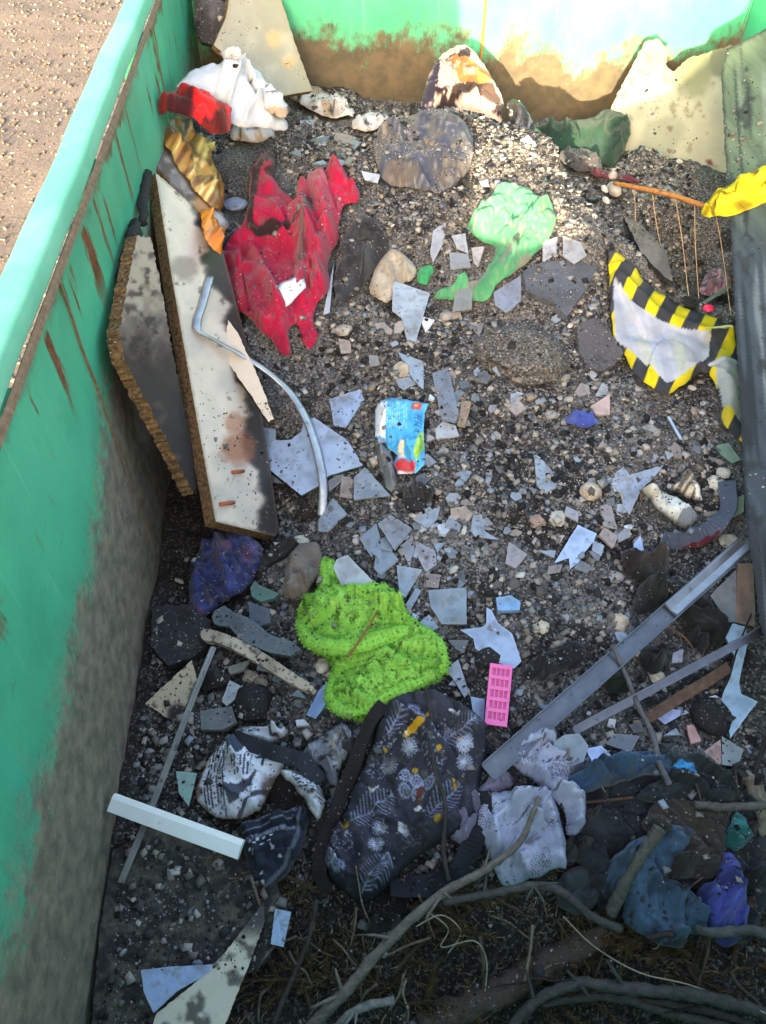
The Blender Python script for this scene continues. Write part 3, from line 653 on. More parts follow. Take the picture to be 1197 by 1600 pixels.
cloth('denim_bundle', [(584,224),(600,204),(636,182),(672,170),(700,174),(722,192),(738,214),(742,246),(722,282),(694,302),(656,298),(616,290),(592,272),(586,250)], 'dusty blue denim bundle on top of the heap beside the sunlit stones', denim,
      folds(20, 40, .022, bulge=.085, bw=34, seed=9, ridges=[([(600,230),(660,190),(720,210)], 12, .02)]), off=.0, cat='clothing')
def pattern(p):
    p.blend(np.ones(len(p.x)), (196, 172, 160)); v = fbm(p.x/16+p.y/60, p.y/22, 4); p.blend(sstep(.5, .54, v), (48, 38, 42)); p.poly([(700,100),(730,92),(770,118),(764,140),(720,138)], (176, 116, 64), .9); p.poly([(655,176),(672,112),(690,96),(684,140),(676,176)], (52, 50, 70), 1.); p.noise(14, .6, .66, (212, 180, 170), .8, 9)
    p.poly([(712,140),(770,140),(784,160),(776,170),(740,152),(700,170)], (52, 40, 36), .85); return p
cloth('patterned_scarf', [(654,176),(662,140),(676,104),(696,78),(722,66),(744,80),(760,106),(780,138),(788,166),(784,196),(756,186),(722,180),(690,178)], 'brown and pink patterned scarf humped at the foot of the back wall', pattern, folds(60, 26, .03, bulge=.08, bw=34, seed=14), mapper=yp((660,178,3.22),(784,194,3.14),(722,66,3.46)), sp=2.6)
def darkbag(p):
    p.blend(np.ones(len(p.x)), (44, 44, 46)); p.noise(7, .58, .66, (170, 170, 172), .7, 3, .5); return p
cloth('black_bin_liner', [(788,158),(804,154),(822,176),(846,206),(872,236),(876,250),(860,244),(830,212),(800,190)], 'shiny black bin liner strip between the heap and dark green coat', darkbag, folds(48, 14, .02, bulge=.03, bw=12), mapper=yp((800,190,3.06),(872,248,2.86),(806,156,3.2)), m='plastic', cat='bin liner')
cloth('dark_green_coat', [(836,204),(852,192),(892,190),(924,182),(944,168),(968,170),(986,188),(986,214),(972,240),(956,262),(938,256),(926,238),(900,236),(870,232),(848,222)], 'dark green coat slumped against the pale panel at the back', plain((34, 62, 50), (24, 42, 36), None, .1), folds(75, 22, .03, bulge=.05, bw=24, seed=15), cat='coat', mapper=yp((850,224,3.12),(956,262,2.95),(945,168,3.32)))
cloth('charcoal_rag', [(874,238),(900,228),(930,236),(944,256),(940,270),(910,268),(884,262)], 'charcoal rag lying in front of the dark green coat', plain((70, 70, 74), (48, 46, 50)), folds(40, 15, .02, bulge=.03, bw=10), off=.015)
def gshirt(p):
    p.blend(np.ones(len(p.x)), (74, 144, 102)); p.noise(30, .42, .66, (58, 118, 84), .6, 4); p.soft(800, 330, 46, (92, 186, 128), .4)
    v = vn((p.x*.9+p.y*.55)/13, (p.y-p.x*.6)/70, 9); p.blend(.85*sstep(.70, .80, v)*sstep(330, 375, p.y), (120, 110, 100)); p.noise(4.5, .58, .72, (132, 124, 114), .65, 3); return p
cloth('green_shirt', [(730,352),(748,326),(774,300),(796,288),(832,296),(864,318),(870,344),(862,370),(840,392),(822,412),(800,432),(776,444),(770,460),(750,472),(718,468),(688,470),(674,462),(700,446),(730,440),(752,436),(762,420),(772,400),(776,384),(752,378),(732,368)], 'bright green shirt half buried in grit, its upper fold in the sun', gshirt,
      folds(-50, 22, .016, warp=.5, bulge=.02, bw=16, seed=3, ridges=[([(840,330),(810,400),(770,440)], 7, .014), ([(800,300),(780,370)], 8, .01)]), cat='shirt', off=.012, sp=2.2)
cloth('green_shirt_scrap', [(650,432),(660,416),(674,412),(678,428),(670,444),(656,446)], 'small green fabric scrap poking out beside the grey shards', plain((52, 138, 88)), folds(30, 10, .01), off=.008)

# hazard banner
def banner(p):
    Y_, K_, W_ = (196, 180, 30), (52, 54, 60), (168, 172, 184)
    p.blend(np.ones(len(p.x)), K_)
    st = np.sin((p.x*.80+p.y*(.42))/6.2+.6*np.sin(p.y/60)); p.blend(sstep(.05, .25, st), Y_)
    inn = [(957,446),(982,480),(1022,502),(1062,518),(1092,528),(1108,530),(1106,560),(1092,572),(1050,600),(1040,604),(996,566),(976,546),(962,530),(960,500)]
    p.poly(inn, W_)
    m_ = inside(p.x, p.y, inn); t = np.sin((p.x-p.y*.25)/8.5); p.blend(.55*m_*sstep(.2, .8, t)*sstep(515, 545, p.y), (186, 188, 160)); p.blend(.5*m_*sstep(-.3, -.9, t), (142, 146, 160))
    p.poly([(1112,572),(1148,566),(1156,600),(1160,664),(1146,654),(1128,640),(1120,606)], (150, 157, 156)); p.line([(1108,574),(1124,568),(1150,568)], 6, (180, 182, 190))
    p.line([(1100,524),(1142,520)], 3.5, (214, 216, 140)); p.noise(40, .55, .75, (120, 116, 110), .22, 3); return p
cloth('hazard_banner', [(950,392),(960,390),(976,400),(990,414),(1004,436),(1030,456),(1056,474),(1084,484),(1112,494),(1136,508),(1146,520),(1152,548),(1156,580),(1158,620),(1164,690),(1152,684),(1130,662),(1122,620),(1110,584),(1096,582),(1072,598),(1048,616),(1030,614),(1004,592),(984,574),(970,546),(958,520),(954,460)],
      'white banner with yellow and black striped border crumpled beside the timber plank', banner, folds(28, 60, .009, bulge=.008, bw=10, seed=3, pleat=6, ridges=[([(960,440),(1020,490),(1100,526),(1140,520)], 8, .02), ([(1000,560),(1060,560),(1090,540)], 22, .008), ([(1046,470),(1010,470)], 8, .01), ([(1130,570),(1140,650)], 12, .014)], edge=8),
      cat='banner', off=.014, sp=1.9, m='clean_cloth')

# yellow strap fabric on the plank
def yel(p):
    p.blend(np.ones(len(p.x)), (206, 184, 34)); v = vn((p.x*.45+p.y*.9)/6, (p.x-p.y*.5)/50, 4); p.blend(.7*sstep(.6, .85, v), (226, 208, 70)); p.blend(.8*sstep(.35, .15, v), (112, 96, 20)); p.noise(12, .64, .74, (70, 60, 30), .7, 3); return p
def plank_off(off):
    def f(px, py): return plm(px, py, off)
    f.normal = plm.normal; return f
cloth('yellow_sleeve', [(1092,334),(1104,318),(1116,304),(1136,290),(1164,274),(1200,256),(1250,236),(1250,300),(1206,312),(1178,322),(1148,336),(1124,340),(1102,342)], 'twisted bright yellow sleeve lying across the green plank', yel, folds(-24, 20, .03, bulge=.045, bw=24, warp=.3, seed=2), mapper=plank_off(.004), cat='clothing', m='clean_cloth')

# grey soft toy, red and purple bits near the bed springs
st_ = empty('grey_soft_toy', H(955, 320)); reg(st_, 'small grey plush toy slumped at the end of the rusty bar', 'soft toy')
lump('body', H(958, 304)+np.array([0, 0, .02]), (.022, .045, .024), (150, 146, 142), M['cloth'], 2, .12, 1.5, 1, st_, True, .2)
lump('head', H(956, 282)+np.array([0, 0, .02]), (.018, .02, .018), (150, 146, 142), M['cloth'], 2, .1, 1.5, 2, st_, True)
for q in ((944, 300), (946, 318)): lump('paw', H(*q)+np.array([0, 0, .012]), (.010, .022, .012), (206, 200, 198), M['cloth'], 2, .15, 1.5, 3, st_, True, .3)
cloth('maroon_rag', [(918,262),(944,264),(976,272),(1000,278),(996,286),(960,282),(924,274)], 'thin maroon rag strip at the foot of the pale panel', plain((92, 40, 52)), folds(8, 9, .012), off=.014)
cloth('purple_tweed_cloth', [(1092,450),(1106,424),(1126,416),(1142,430),(1142,454),(1120,466),(1100,466)], 'speckled pink and purple tweed cloth in the hollow by the plank', lambda p: (p.blend(np.ones(len(p.x)), (120, 92, 104)), p.noise(3., .5, .6, (186, 150, 164), .9, 3), p.noise(3., .56, .62, (60, 36, 48), .9, 8), p)[-1], folds(60, 20, .012, bulge=.04, bw=16), off=.03)

# ------------------------------------------------------------------ soft things, front of the heap
def lime(p):
    p.blend(np.ones(len(p.x)), (152, 206, 92)); p.noise(30, .4, .7, (128, 186, 72), .7, 3); p.noise(4, .62, .74, (46, 60, 26), .7, 5); p.noise(12, .58, .7, (84, 130, 44), .5, 15); return p
lime_poly = [(497,884),(506,870),(520,872),(530,892),(545,915),(560,928),(582,920),(606,914),(624,942),(640,974),(660,982),(682,1000),(694,1030),(696,1056),(676,1072),(654,1074),(620,1092),(590,1110),(568,1128),(540,1124),(522,1108),(516,1074),(522,1040),(500,1026),(478,1010),(464,984),(466,956),(482,938),(498,928)]
lime_dz = folds(10, 60, .02, bulge=.012, bw=18, seed=22, rag=.006)
tw = empty('lime_green_towel', H(580, 1010)); reg(tw, 'lime green terry towel crumpled on the rubble', 'towel')
tws = sheet('towel_cloth', lime_poly, heap_map(.012), 2.6, .004, lime, lime_dz, M['towel'], None, tw, 1.2, True, 1)
def tufts(src, n, length, base, m, name, parent, seed=3, full=False):
    rg = np.random.RandomState(seed); me = src.data; nv = len(me.vertices)//(1 if full else 2)
    co = np.empty(len(me.vertices)*3); me.vertices.foreach_get('co', co); co = co.reshape(-1, 3)[:nv]+0
    nr = np.empty(len(me.vertices)*3); me.vertices.foreach_get('normal', nr); nr = nr.reshape(-1, 3)[:nv]
    cl = np.empty(len(me.vertices)*4, np.float32); me.attributes['Col'].data.foreach_get('color', cl); cl = cl.reshape(-1, 4)[:nv, :3]
    i = rg.randint(0, nv, n); p = co[i]+rg.normal(0, .0012, (n, 3)); d = nr[i]+rg.normal(0, .55, (n, 3)); d /= np.linalg.norm(d, axis=1)[:, None]
    s = np.cross(d, rg.normal(0, 1, (n, 3))); s /= np.linalg.norm(s, axis=1)[:, None]; L_ = length*rg.uniform(.5, 1.2, n)[:, None]
    V = np.stack([p-s*.0011, p+s*.0011, p+d*L_+s*.0006], 1).reshape(-1, 3); F = [(3*k, 3*k+1, 3*k+2) for k in range(n)]
    c = np.repeat(np.clip(cl[i]*rg.uniform(.6, 1.35, (n, 1)), 0, 1), 3, 0)
    o = mk(name, V, F, m, parent, False, None, c); o['kind'] = 'stuff'; return o
tufts(tws, 16000, .0045, None, M['towel'], 'terry_pile', tw)
for q, (pts, r_) in enumerate((([(470,972,.03),(486,1000,.035),(520,1012,.045),(566,1008,.045),(612,992,.04),(656,992,.035),(686,1018,.03),(690,1052,.018)], .021), ([(506,876,.012),(510,908,.022),(500,944,.026),(474,966,.024)], .018), ([(524,1050,.008),(520,1092,.018),(548,1110,.028),(592,1094,.03),(640,1070,.026),(684,1056,.016)], .017), ([(556,938,.012),(602,926,.02),(632,966,.022),(668,990,.024)], .016), ([(540,960,.016),(574,976,.022),(616,972,.02)], .012))):
    rl = tube('towel_fold', [H(*w_) for w_ in pts], np.array([.5]+[1.]*(len(pts)-2)+[.6])*r_, M['towel'], tw, 12, (140, 196, 80), .16, q+3, 6, .8); tufts(rl, 5200 if q in (0, 2) else 3000, .0045, None, M['towel'], 'terry_pile', rl, q, True)

def floral(p):
    p.blend(np.ones(len(p.x)), (58, 58, 68)); p.noise(50, .45, .7, (48, 48, 56), .7, 2); p.edge(7, (34, 32, 34), .8)
    W_ = (178, 182, 200); G_ = (200, 152, 40)
    for cx, cy in ((638,1180),(608,1204),(725,1172),(724,1200),(594,1300),(588,1328),(723,1174)):
        for k in range(17):
            a = 2*math.pi*k/17; p.line([(cx+3*math.cos(a), cy+3*math.sin(a)), (cx+12*math.cos(a), cy+12.5*math.sin(a))], 1.5, W_, .95)
        p.disc(cx, cy, 2.2, W_)
    for cx, cy in ((632,1222),(650,1228),(668,1230),(632,1244),(652,1246),(646,1120),(654,1132),(518,1352),(530,1364),(604,1362)):
        for r_ in (3.2, 8.):
            q = np.hypot(p.x-cx, p.y-cy); p.blend(.8*np.exp(-((q-r_)/1.3)**2), (176, 182, 214))
        for k in range(14):
            a = 2*math.pi*k/14; p.line([(cx+6*math.cos(a), cy+6*math.sin(a)), (cx+10.5*math.cos(a), cy+10.5*math.sin(a))], 1.2, (160, 166, 200), .75)
    def fern(a, b, n, L1, side=1):
        a = np.array(a, float); b = np.array(b, float); t = (b-a)/np.linalg.norm(b-a); nn = np.array([-t[1], t[0]])
        p.line([tuple(a), tuple(b)], 1.7, (150, 156, 186), .9)
        for k in range(n):
            q = a+(b-a)*(k+.5)/n; l_ = L1*math.sin(math.pi*(.15+.8*(k+.5)/n))
            for s_ in (-1, 1): p.line([tuple(q), tuple(q+nn*s_*l_+t*l_*.55)], 1.3, (150, 156, 186), .85)
    fern((548,1294),(614,1248),13,24); fern((686,1168),(740,1142),11,20); fern((566,1402),(602,1350),11,22); fern((664,1282),(718,1230),11,20); fern((606,1160),(632,1120),8,14)
    rg = random.Random(4)
    for cx, cy, r_ in ((658,1168,22),(676,1200,20),(606,1176,18),(588,1210,18),(534,1322,18),(642,1314,16),(690,1158,14)):
        for k in range(44):
            a = rg.uniform(0, 6.28); q = r_*math.sqrt(rg.random()); p.disc(cx+q*math.cos(a), cy+q*math.sin(a), .9, (168, 174, 196), .8)
    p.poly([(629,1164),(640,1148),(652,1144),(662,1146),(662,1152),(650,1156),(640,1162),(634,1168)], G_); p.disc(634, 1160, 2.5, (220, 214, 200))
    for cx, cy, r_ in ((602,1182,3.5),(684,1184,4),(668,1128,4),(540,1298,6),(648,1212,4.5),(710,1232,3),(708,1226,2.5),(682,1286,5),(716,1164,3)): p.disc(cx, cy, r_, G_, .9)
    for pts in ([(572,1236),(584,1242),(592,1236),(586,1246),(580,1246)], [(622,1296),(636,1294),(640,1304),(634,1320),(628,1314),(622,1306)], [(646,1268),(654,1262),(660,1266),(652,1272)], [(698,1128),(716,1128),(716,1134),(704,1136)]): p.poly(pts, (196, 194, 196))
    p.poly([(650,1240),(664,1234),(662,1246),(656,1256),(648,1262)], (92, 56, 48)); p.noise(34, .55, .7, (44, 42, 42), .55, 33); p.noise(7, .62, .76, (92, 86, 80), .5, 30); return p
bag_dz = folds(70, 50, .03, pleat=14, bulge=.03, bw=26, seed=17, ridges=[([(676,1090),(668,1180),(690,1280)], 8, .016), ([(620,1110),(580,1200),(530,1330)], 12, .016), ([(560,1270),(640,1290),(730,1230)], 12, -.016), ([(700,1130),(740,1160)], 12, .01), ([(600,1100),(560,1200),(520,1290)], 8, -.014)])
bag = empty('floral_shopping_bag', H(620, 1300)); reg(bag, 'dark grey fabric bag printed with white dandelions and ferns', 'bag')
bag_poly = [(652,1078),(630,1082),(606,1096),(590,1118),(584,1150),(566,1196),(548,1240),(526,1282),(508,1322),(504,1352),(516,1376),(540,1396),(570,1412),(596,1402),(618,1372),(650,1340),(690,1316),(728,1296),(748,1262),(752,1220),(766,1170),(756,1140),(726,1112),(694,1092)]
sheet('bag_panel', bag_poly, heap_map(.02), 2.0, .003, floral, bag_dz, M['clean_cloth'], None, bag, .6, True, 1)
def strap(name, pts, w_, parent, off=.03, col=(40, 40, 44), m='clean_cloth', twist=.6, zoff=None):
    P = np.array([H(x, y, off if zoff is None else zoff[i]) for i, (x, y) in enumerate(pts)]); Q = []
    for i in range(len(P)-1):
        p0, p1, p2, p3 = P[max(i-1, 0)], P[i], P[i+1], P[min(i+2, len(P)-1)]
        for k in range(6):
            t = k/6; Q.append(.5*((2*p1)+(-p0+p2)*t+(2*p0-5*p1+4*p2-p3)*t*t+(-p0+3*p1-3*p2+p3)*t**3))
    Q.append(P[-1]); Q = np.array(Q); V, F = [], []
    for i, q in enumerate(Q):
        t = Q[min(i+1, len(Q)-1)]-Q[max(i-1, 0)]; t /= np.linalg.norm(t); v = CP-q; v /= np.linalg.norm(v)
        a = twist*math.sin(i*.23); u = v*math.cos(a)+np.cross(t, v)*math.sin(a); s = np.cross(t, u); s /= np.linalg.norm(s); n = np.cross(s, t)
        for x, y in ((-1, .0015), (1, .0015), (1, -.0015), (-1, -.0015)): V.append(q+s*x*w_/2+n*(y+.004*math.sin(i*.7)))
    for i in range(len(Q)-1):
        for k in range(4): F.append((i*4+k, i*4+(k+1) % 4, i*4+4+(k+1) % 4, i*4+4+k))
    F += [(3, 2, 1, 0), tuple((len(Q)-1)*4+k for k in range(4))]
    o = mk(name, V, F, M[m], parent, False); vcol(o, col); return o
strap('bag_handle', [(752,1236),(754,1270),(742,1310),(722,1350),(690,1376),(650,1386),(610,1384)], .042, bag, .03, (44, 44, 50))
strap('bag_handle', [(600,1100),(572,1140),(556,1190),(530,1250),(512,1300),(500,1360),(510,1396)], .03, bag, .045, (42, 38, 38))
strap('bag_gusset', [(500,1340),(530,1390),(580,1416),(630,1400)], .06, bag, .005, (36, 34, 36))

# newsprint bag
def newsprint(p):
    p.blend(np.ones(len(p.x)), (202, 206, 218)); p.noise(40, .5, .75, (180, 178, 180), .5, 3)
    def text(poly, ang, pitch, lo=0.):
        ca, sa = math.cos(math.radians(ang)), math.sin(math.radians(ang)); i = inside(p.x, p.y, poly); u = (p.x*ca+p.y*sa); v = (-p.x*sa+p.y*ca)/pitch
        row = np.floor(v); fr = v-row; wd = _h((u/3.6+row*7.3).astype(int), row.astype(int), 5); p.blend(i*(np.abs(fr-.5) < .30)*(wd > .22)*.9, (58, 60, 72))
    text([(318,1224),(332,1178),(350,1158),(362,1160),(356,1222),(330,1232)], 98, 5.2); text([(364,1196),(398,1180),(392,1216),(370,1226)], 94, 5.4); text([(312,1234),(340,1226),(352,1236),(348,1262),(326,1268)], 84, 5.2)
    text([(452,1206),(484,1212),(506,1240),(504,1262),(494,1256),(466,1232)], 10, 5.)
    text([(366,1136),(404,1138),(410,1148),(376,1146)], 6, 4.6)
    p.poly([(362,1160),(388,1170),(378,1186),(360,1194)], (66, 72, 88)); p.poly([(354,1240),(376,1236),(404,1208),(402,1218),(376,1254),(360,1262)], (78, 80, 92)); p.line([(372,1280),(390,1256),(420,1238)], 6, (78, 80, 92)); p.line([(404,1190),(414,1188),(412,1202)], 4, (50, 50, 60)); p.line([(424,1140),(424,1152),(436,1154)], 3.5, (54, 54, 64)); p.line([(426,1140),(452,1138)], 3, (54, 54, 64))
    p.line([(356,1162),(352,1220),(354,1276)], 2.5, (70, 74, 90)); p.edge(6, (112, 96, 82), .7); p.soft(428, 1234, 24, (74, 58, 48), .8); p.soft(306, 1236, 12, (84, 62, 50), .8); return p
nb = empty('newsprint_bag', H(390, 1240)); reg(nb, 'scorched fabric bag with black newspaper print, open at the top', 'bag')
sheet('printed_panel', [(302,1236),(314,1214),(326,1184),(344,1162),(364,1154),(392,1168),(420,1178),(442,1184),(440,1206),(424,1230),(412,1262),(394,1276),(366,1282),(334,1274),(310,1256)], heap_map(.025), 2.0, .003, newsprint, folds(72, 40, .02, bulge=.05, bw=24, seed=11), M['clean_cloth'], None, nb, .6, True, 1)
sheet('printed_panel', [(364,1140),(384,1134),(420,1136),(452,1134),(450,1148),(430,1162),(404,1160),(380,1150)], heap_map(.02), 2.0, .003, newsprint, folds(20, 24, .012, bulge=.02, bw=10, seed=12), M['clean_cloth'], None, nb, .6, True, 1)
sheet('printed_panel', [(434,1204),(452,1200),(480,1208),(502,1230),(510,1256),(496,1282),(486,1270),(474,1244),(452,1222)], heap_map(.05), 2.0, .003, newsprint, folds(50, 30, .016, bulge=.05, bw=14, seed=13), M['clean_cloth'], None, nb, .6, True, 1)
def navyprint(p):
    p.blend(np.ones(len(p.x)), (50, 54, 66)); p.noise(30, .5, .7, (36, 38, 48), .8, 3)
    for (a, b, w_) in (((374,1304),(460,1282),1.6),((376,1316),(460,1298),6.),((376,1286),(460,1266),9.)): p.line([a, b], w_, (150, 158, 178), .75)
    q = vn(p.x/2.2, p.y/2.2, 4); p.blend(.8*(q > .6)*(dseg(p.x, p.y, (376,1286), (460,1266)) < 6), (44, 48, 60)); p.blend(.8*(q > .62)*(dseg(p.x, p.y, (376,1316), (460,1298)) < 2.5), (44, 48, 60))
    for cx, cy in ((392,1318),(404,1316),(414,1315),(426,1312),(400,1324),(392,1330),(412,1329),(424,1324),(398,1338),(440,1345),(410,1369),(412,1382),(402,1380),(428,1330)): p.poly([(cx-2.5,cy-2),(cx+3,cy-2.6),(cx+2.5,cy+2.4),(cx-2,cy+2.4)], (196, 200, 210))
    p.line([(470,1262),(466,1310),(446,1356),(416,1388)], 5, (112, 116, 128), .8); p.edge(5, (104, 96, 88), .7); return p
sheet('side_panel', [(372,1286),(400,1280),(440,1268),(470,1256),(484,1264),(484,1300),(468,1340),(448,1370),(420,1394),(402,1396),(390,1370),(380,1330)], heap_map(.02), 2.0, .003, navyprint, folds(80, 40, .014, bulge=.035, bw=16, seed=8), M['clean_cloth'], None, nb, .6, True, 1)
strap('bag_handle', [(366,1152),(400,1166),(436,1178),(464,1186),(486,1204),(500,1224)], .034, nb, .06, (46, 48, 54), twist=.3)
strap('inner_lining', [(440,1212),(440,1240),(450,1262),(470,1262)], .06, nb, .012, (40, 34, 32))

# lace and knits
def lace(p):
    p.blend(np.ones(len(p.x)), (166, 170, 192)); p.noise(40, .45, .7, (140, 144, 170), .7, 3)
    hx, hy = (p.x+.4*p.y)/4.4, (p.y-.4*p.x)/4.4; hole = np.hypot(hx-np.round(hx), hy-np.round(hy)); zone = sstep(.47, .55, fbm(p.x/38, p.y/38, 14, 2))
    p.blend(.85*zone*sstep(.36, .22, hole), (66, 64, 76)); 
    for l_ in ([(772,1262),(820,1250),(870,1240)], [(790,1300),(820,1276)], [(846,1290),(880,1294)], [(800,1190),(850,1200),(920,1196)], [(836,1130),(850,1180)]):
        t = dpoly(p.x, p.y, l_); p.blend(.8*(t < 2.4)*(np.sin((p.x+p.y)/1.7) > .1), (70, 68, 80))
    p.soft(826, 1322, 10, (96, 92, 100), .7); p.noise(5, .66, .76, (104, 100, 104), .5, 7); return p
lc = empty('lace_tablecloth', H(820, 1280)); reg(lc, 'pale lilac white lace tablecloth bunched among the branches', 'tablecloth')
sheet('lower_fold', [(752,1248),(770,1236),(810,1234),(846,1236),(866,1246),(874,1270),(882,1300),(884,1364),(868,1358),(852,1368),(832,1374),(800,1384),(782,1378),(770,1350),(760,1330),(744,1300)], heap_map(.03), 2.0, .003, lace,
      folds(70, 60, .02, bulge=.035, bw=20, seed=4, ridges=[([(846,1240),(800,1260),(770,1290),(772,1330)], 9, .026), ([(850,1244),(868,1300),(880,1360)], 9, .02), ([(846,1246),(820,1300),(800,1370)], 9, -.012)], rag=.003), M['clean_cloth'], None, lc, .6, True, 1)
sheet('knotted_fold', [(796,1186),(806,1156),(830,1128),(850,1112),(866,1130),(870,1170),(886,1192),(920,1182),(956,1168),(950,1182),(924,1200),(890,1214),(908,1232),(916,1260),(912,1296),(896,1308),(884,1300),(886,1276),(872,1254),(846,1242),(834,1222),(812,1208)], heap_map(.025), 2.0, .003, lace,
      folds(20, 30, .016, bulge=.03, bw=16, seed=5, pinch=(852,1212,2.2), ridges=[([(836,1212),(860,1236),(900,1250),(906,1290)], 9, .03)], rag=.003), M['clean_cloth'], None, lc, .6, True, 1)
cloth('lilac_cloth', [(700,1310),(704,1270),(730,1240),(756,1226),(772,1206),(796,1200),(806,1226),(770,1240),(756,1262),(742,1300),(726,1326)], 'grimy lilac cotton cloth pinned under the floral bag strap', plain((132, 126, 148), (98, 92, 112)), folds(60, 24, .016, bulge=.016, bw=12), off=.012)
cloth('black_padded_coat', [(872,1236),(930,1214),(1000,1204),(1080,1200),(1150,1216),(1196,1250),(1200,1340),(1198,1430),(1150,1478),(1090,1470),(1010,1478),(960,1440),(920,1400),(900,1340),(884,1290)], 'large black padded coat spread under the blue fabrics at the right', plain((48, 50, 56), (30, 30, 33), None, .25), folds(35, 54, .016, bulge=.012, bw=24, seed=44, pleat=22), off=.0, cat='coat', sp=3.)
def teal(p):
    p.blend(np.ones(len(p.x)), (52, 76, 102)); p.noise(44, .45, .7, (34, 46, 60), .8, 3); p.noise(8, .64, .72, (80, 76, 70), .5, 9); return p
cloth('navy_blue_sleeve', [(876,1226),(900,1206),(936,1190),(976,1176),(1010,1172),(1044,1178),(1060,1196),(1050,1214),(1010,1214),(972,1226),(930,1240),(900,1246)], 'dark blue sleeve running from the lace to the right under a twig', teal, folds(-12, 26, .02, bulge=.05, bw=18, seed=3, ridges=[([(890,1224),(960,1200),(1040,1192)], 9, .02), ([(900,1240),(980,1218),(1040,1208)], 7, .016)]), off=.038, cat='clothing')
cloth('dark_green_hoodie', [(1030,1172),(1062,1166),(1096,1170),(1120,1196),(1138,1224),(1150,1246),(1136,1268),(1098,1258),(1060,1262),(1020,1256),(990,1250),(1012,1226),(1046,1210)], 'nearly black green hoodie with a blue edge on the front slope', lambda p: (plain((42, 50, 52), (28, 30, 32))(p), p.poly([(1040,1204),(1062,1194),(1080,1202),(1084,1214),(1064,1206)], (62, 138, 190)), p.line([(1112,1186),(1124,1204),(1134,1222)], 5, (54, 110, 160)), p)[-1], folds(25, 30, .022, bulge=.05, bw=20, seed=7), off=.044, cat='clothing')
cloth('brown_burnt_blanket', [(1000,1290),(1016,1262),(1050,1244),(1100,1240),(1140,1262),(1140,1300),(1130,1340),(1120,1376),(1090,1372),(1050,1380),(1030,1370),(1036,1330),(1020,1310)], 'brown burnt blanket sagging above the blue fabric', plain((62, 56, 50), (42, 36, 32)), folds(40, 34, .024, bulge=.04, bw=20, seed=9), off=.044, cat='blanket')
cloth('steel_blue_fabric', [(938,1396),(944,1362),(960,1338),(994,1310),(1040,1288),(1086,1290),(1096,1320),(1078,1352),(1044,1372),(1050,1382),(1072,1394),(1100,1420),(1108,1456),(1070,1462),(1066,1484),(1030,1474),(996,1460),(972,1438),(976,1404),(960,1416),(950,1406)], 'steel blue fabric hanging over the branches', lambda p: (p.blend(np.ones(len(p.x)), (70, 92, 114)), p.noise(34, .45, .7, (46, 58, 70), .8, 3), p.noise(12, .62, .72, (42, 38, 36), .8, 8), p)[-1],
      folds(80, 44, .024, bulge=.04, bw=20, seed=21, ridges=[([(1050,1400),(1058,1470)], 6, .02), ([(1000,1340),(1040,1370),(1080,1330)], 10, -.02)]), off=.058)
cloth('violet_blue_shirt', [(1126,1330),(1142,1328),(1158,1350),(1166,1386),(1170,1430),(1166,1462),(1148,1476),(1124,1482),(1110,1452),(1100,1420),(1084,1400),(1096,1380),(1120,1380)], 'violet blue shirt hanging over a branch beside the steel blue fabric', lambda p: (p.blend(np.ones(len(p.x)), (80, 88, 158)), p.noise(30, .42, .66, (48, 52, 96), .85, 3), p.noise(8, .66, .72, (44, 40, 60), .7, 6), p.poly([(1080,1378),(1096,1380),(1116,1460),(1108,1470),(1090,1420)], (48, 56, 110), .9), p)[-1], folds(82, 30, .02, bulge=.045, bw=18, seed=6), off=.06, cat='shirt')
cloth('turquoise_scrap', [(1128,1308),(1140,1290),(1150,1264),(1162,1276),(1176,1296),(1182,1306),(1164,1322),(1148,1330),(1134,1322)], 'small turquoise fabric scrap beside the violet blue shirt', lambda p: (p.blend(np.ones(len(p.x)), (66, 132, 136)), p.blend(sstep(1286, 1300, p.y), (36, 96, 92)), p.noise(9, .5, .7, (28, 74, 72), .6, 3), p)[-1], folds(-20, 12, .012, bulge=.03, bw=12), off=.06)
cloth('charcoal_felt', [(866,1386),(880,1362),(912,1352),(940,1372),(946,1398),(930,1416),(900,1432),(872,1420)], 'smooth charcoal felt cloth below the lace tablecloth', plain((66, 70, 74), (54, 58, 62), None, .1), folds(50, 60, .012, bulge=.02, bw=20), off=.01)
cloth('cream_hose_cloth', [(1150,1210),(1166,1200),(1186,1216),(1200,1250),(1204,1300),(1190,1310),(1180,1280),(1170,1240)], 'curled cream cloth band at the foot of the glass pieces', plain((148, 140, 120), (104, 96, 82)), folds(70, 16, .014, bulge=.04, bw=12), off=.02)
def navyknit(p):
    p.blend(np.ones(len(p.x)), (50, 58, 104)); p.noise(26, .45, .7, (36, 40, 72), .8, 3); p.noise(15, .60, .68, (110, 70, 84), .6, 8); p.soft(356, 866, 10, (176, 106, 92), .7); v = vn((p.x*.3+p.y)/5, p.x/40, 4); p.blend(.5*sstep(.6, .85, v), (84, 98, 160)); p.noise(5, .64, .74, (120, 112, 100), .5, 18); p.edge(6, (26, 26, 40), .6); return p
cloth('navy_knit_jumper', [(294,956),(296,920),(302,880),(316,846),(340,832),(376,832),(402,846),(412,862),(404,888),(392,912),(372,930),(350,944),(326,962),(308,972)], 'navy knitted jumper in the dark gap under the worktop slab', navyknit, folds(60, 24, .022, bulge=.07, bw=30, seed=5), off=.03, cat='jumper')
cloth('dark_olive_rag', [(985,950),(1000,912),(1030,900),(1066,906),(1096,926),(1140,974),(1146,1000),(1120,1012),(1090,1000),(1060,960),(1030,950),(1000,962)], 'black olive rag beneath the long steel rail', plain((36, 38, 36), (24, 24, 24), None, .15), folds(30, 30, .02, bulge=.03, bw=18), off=.012)
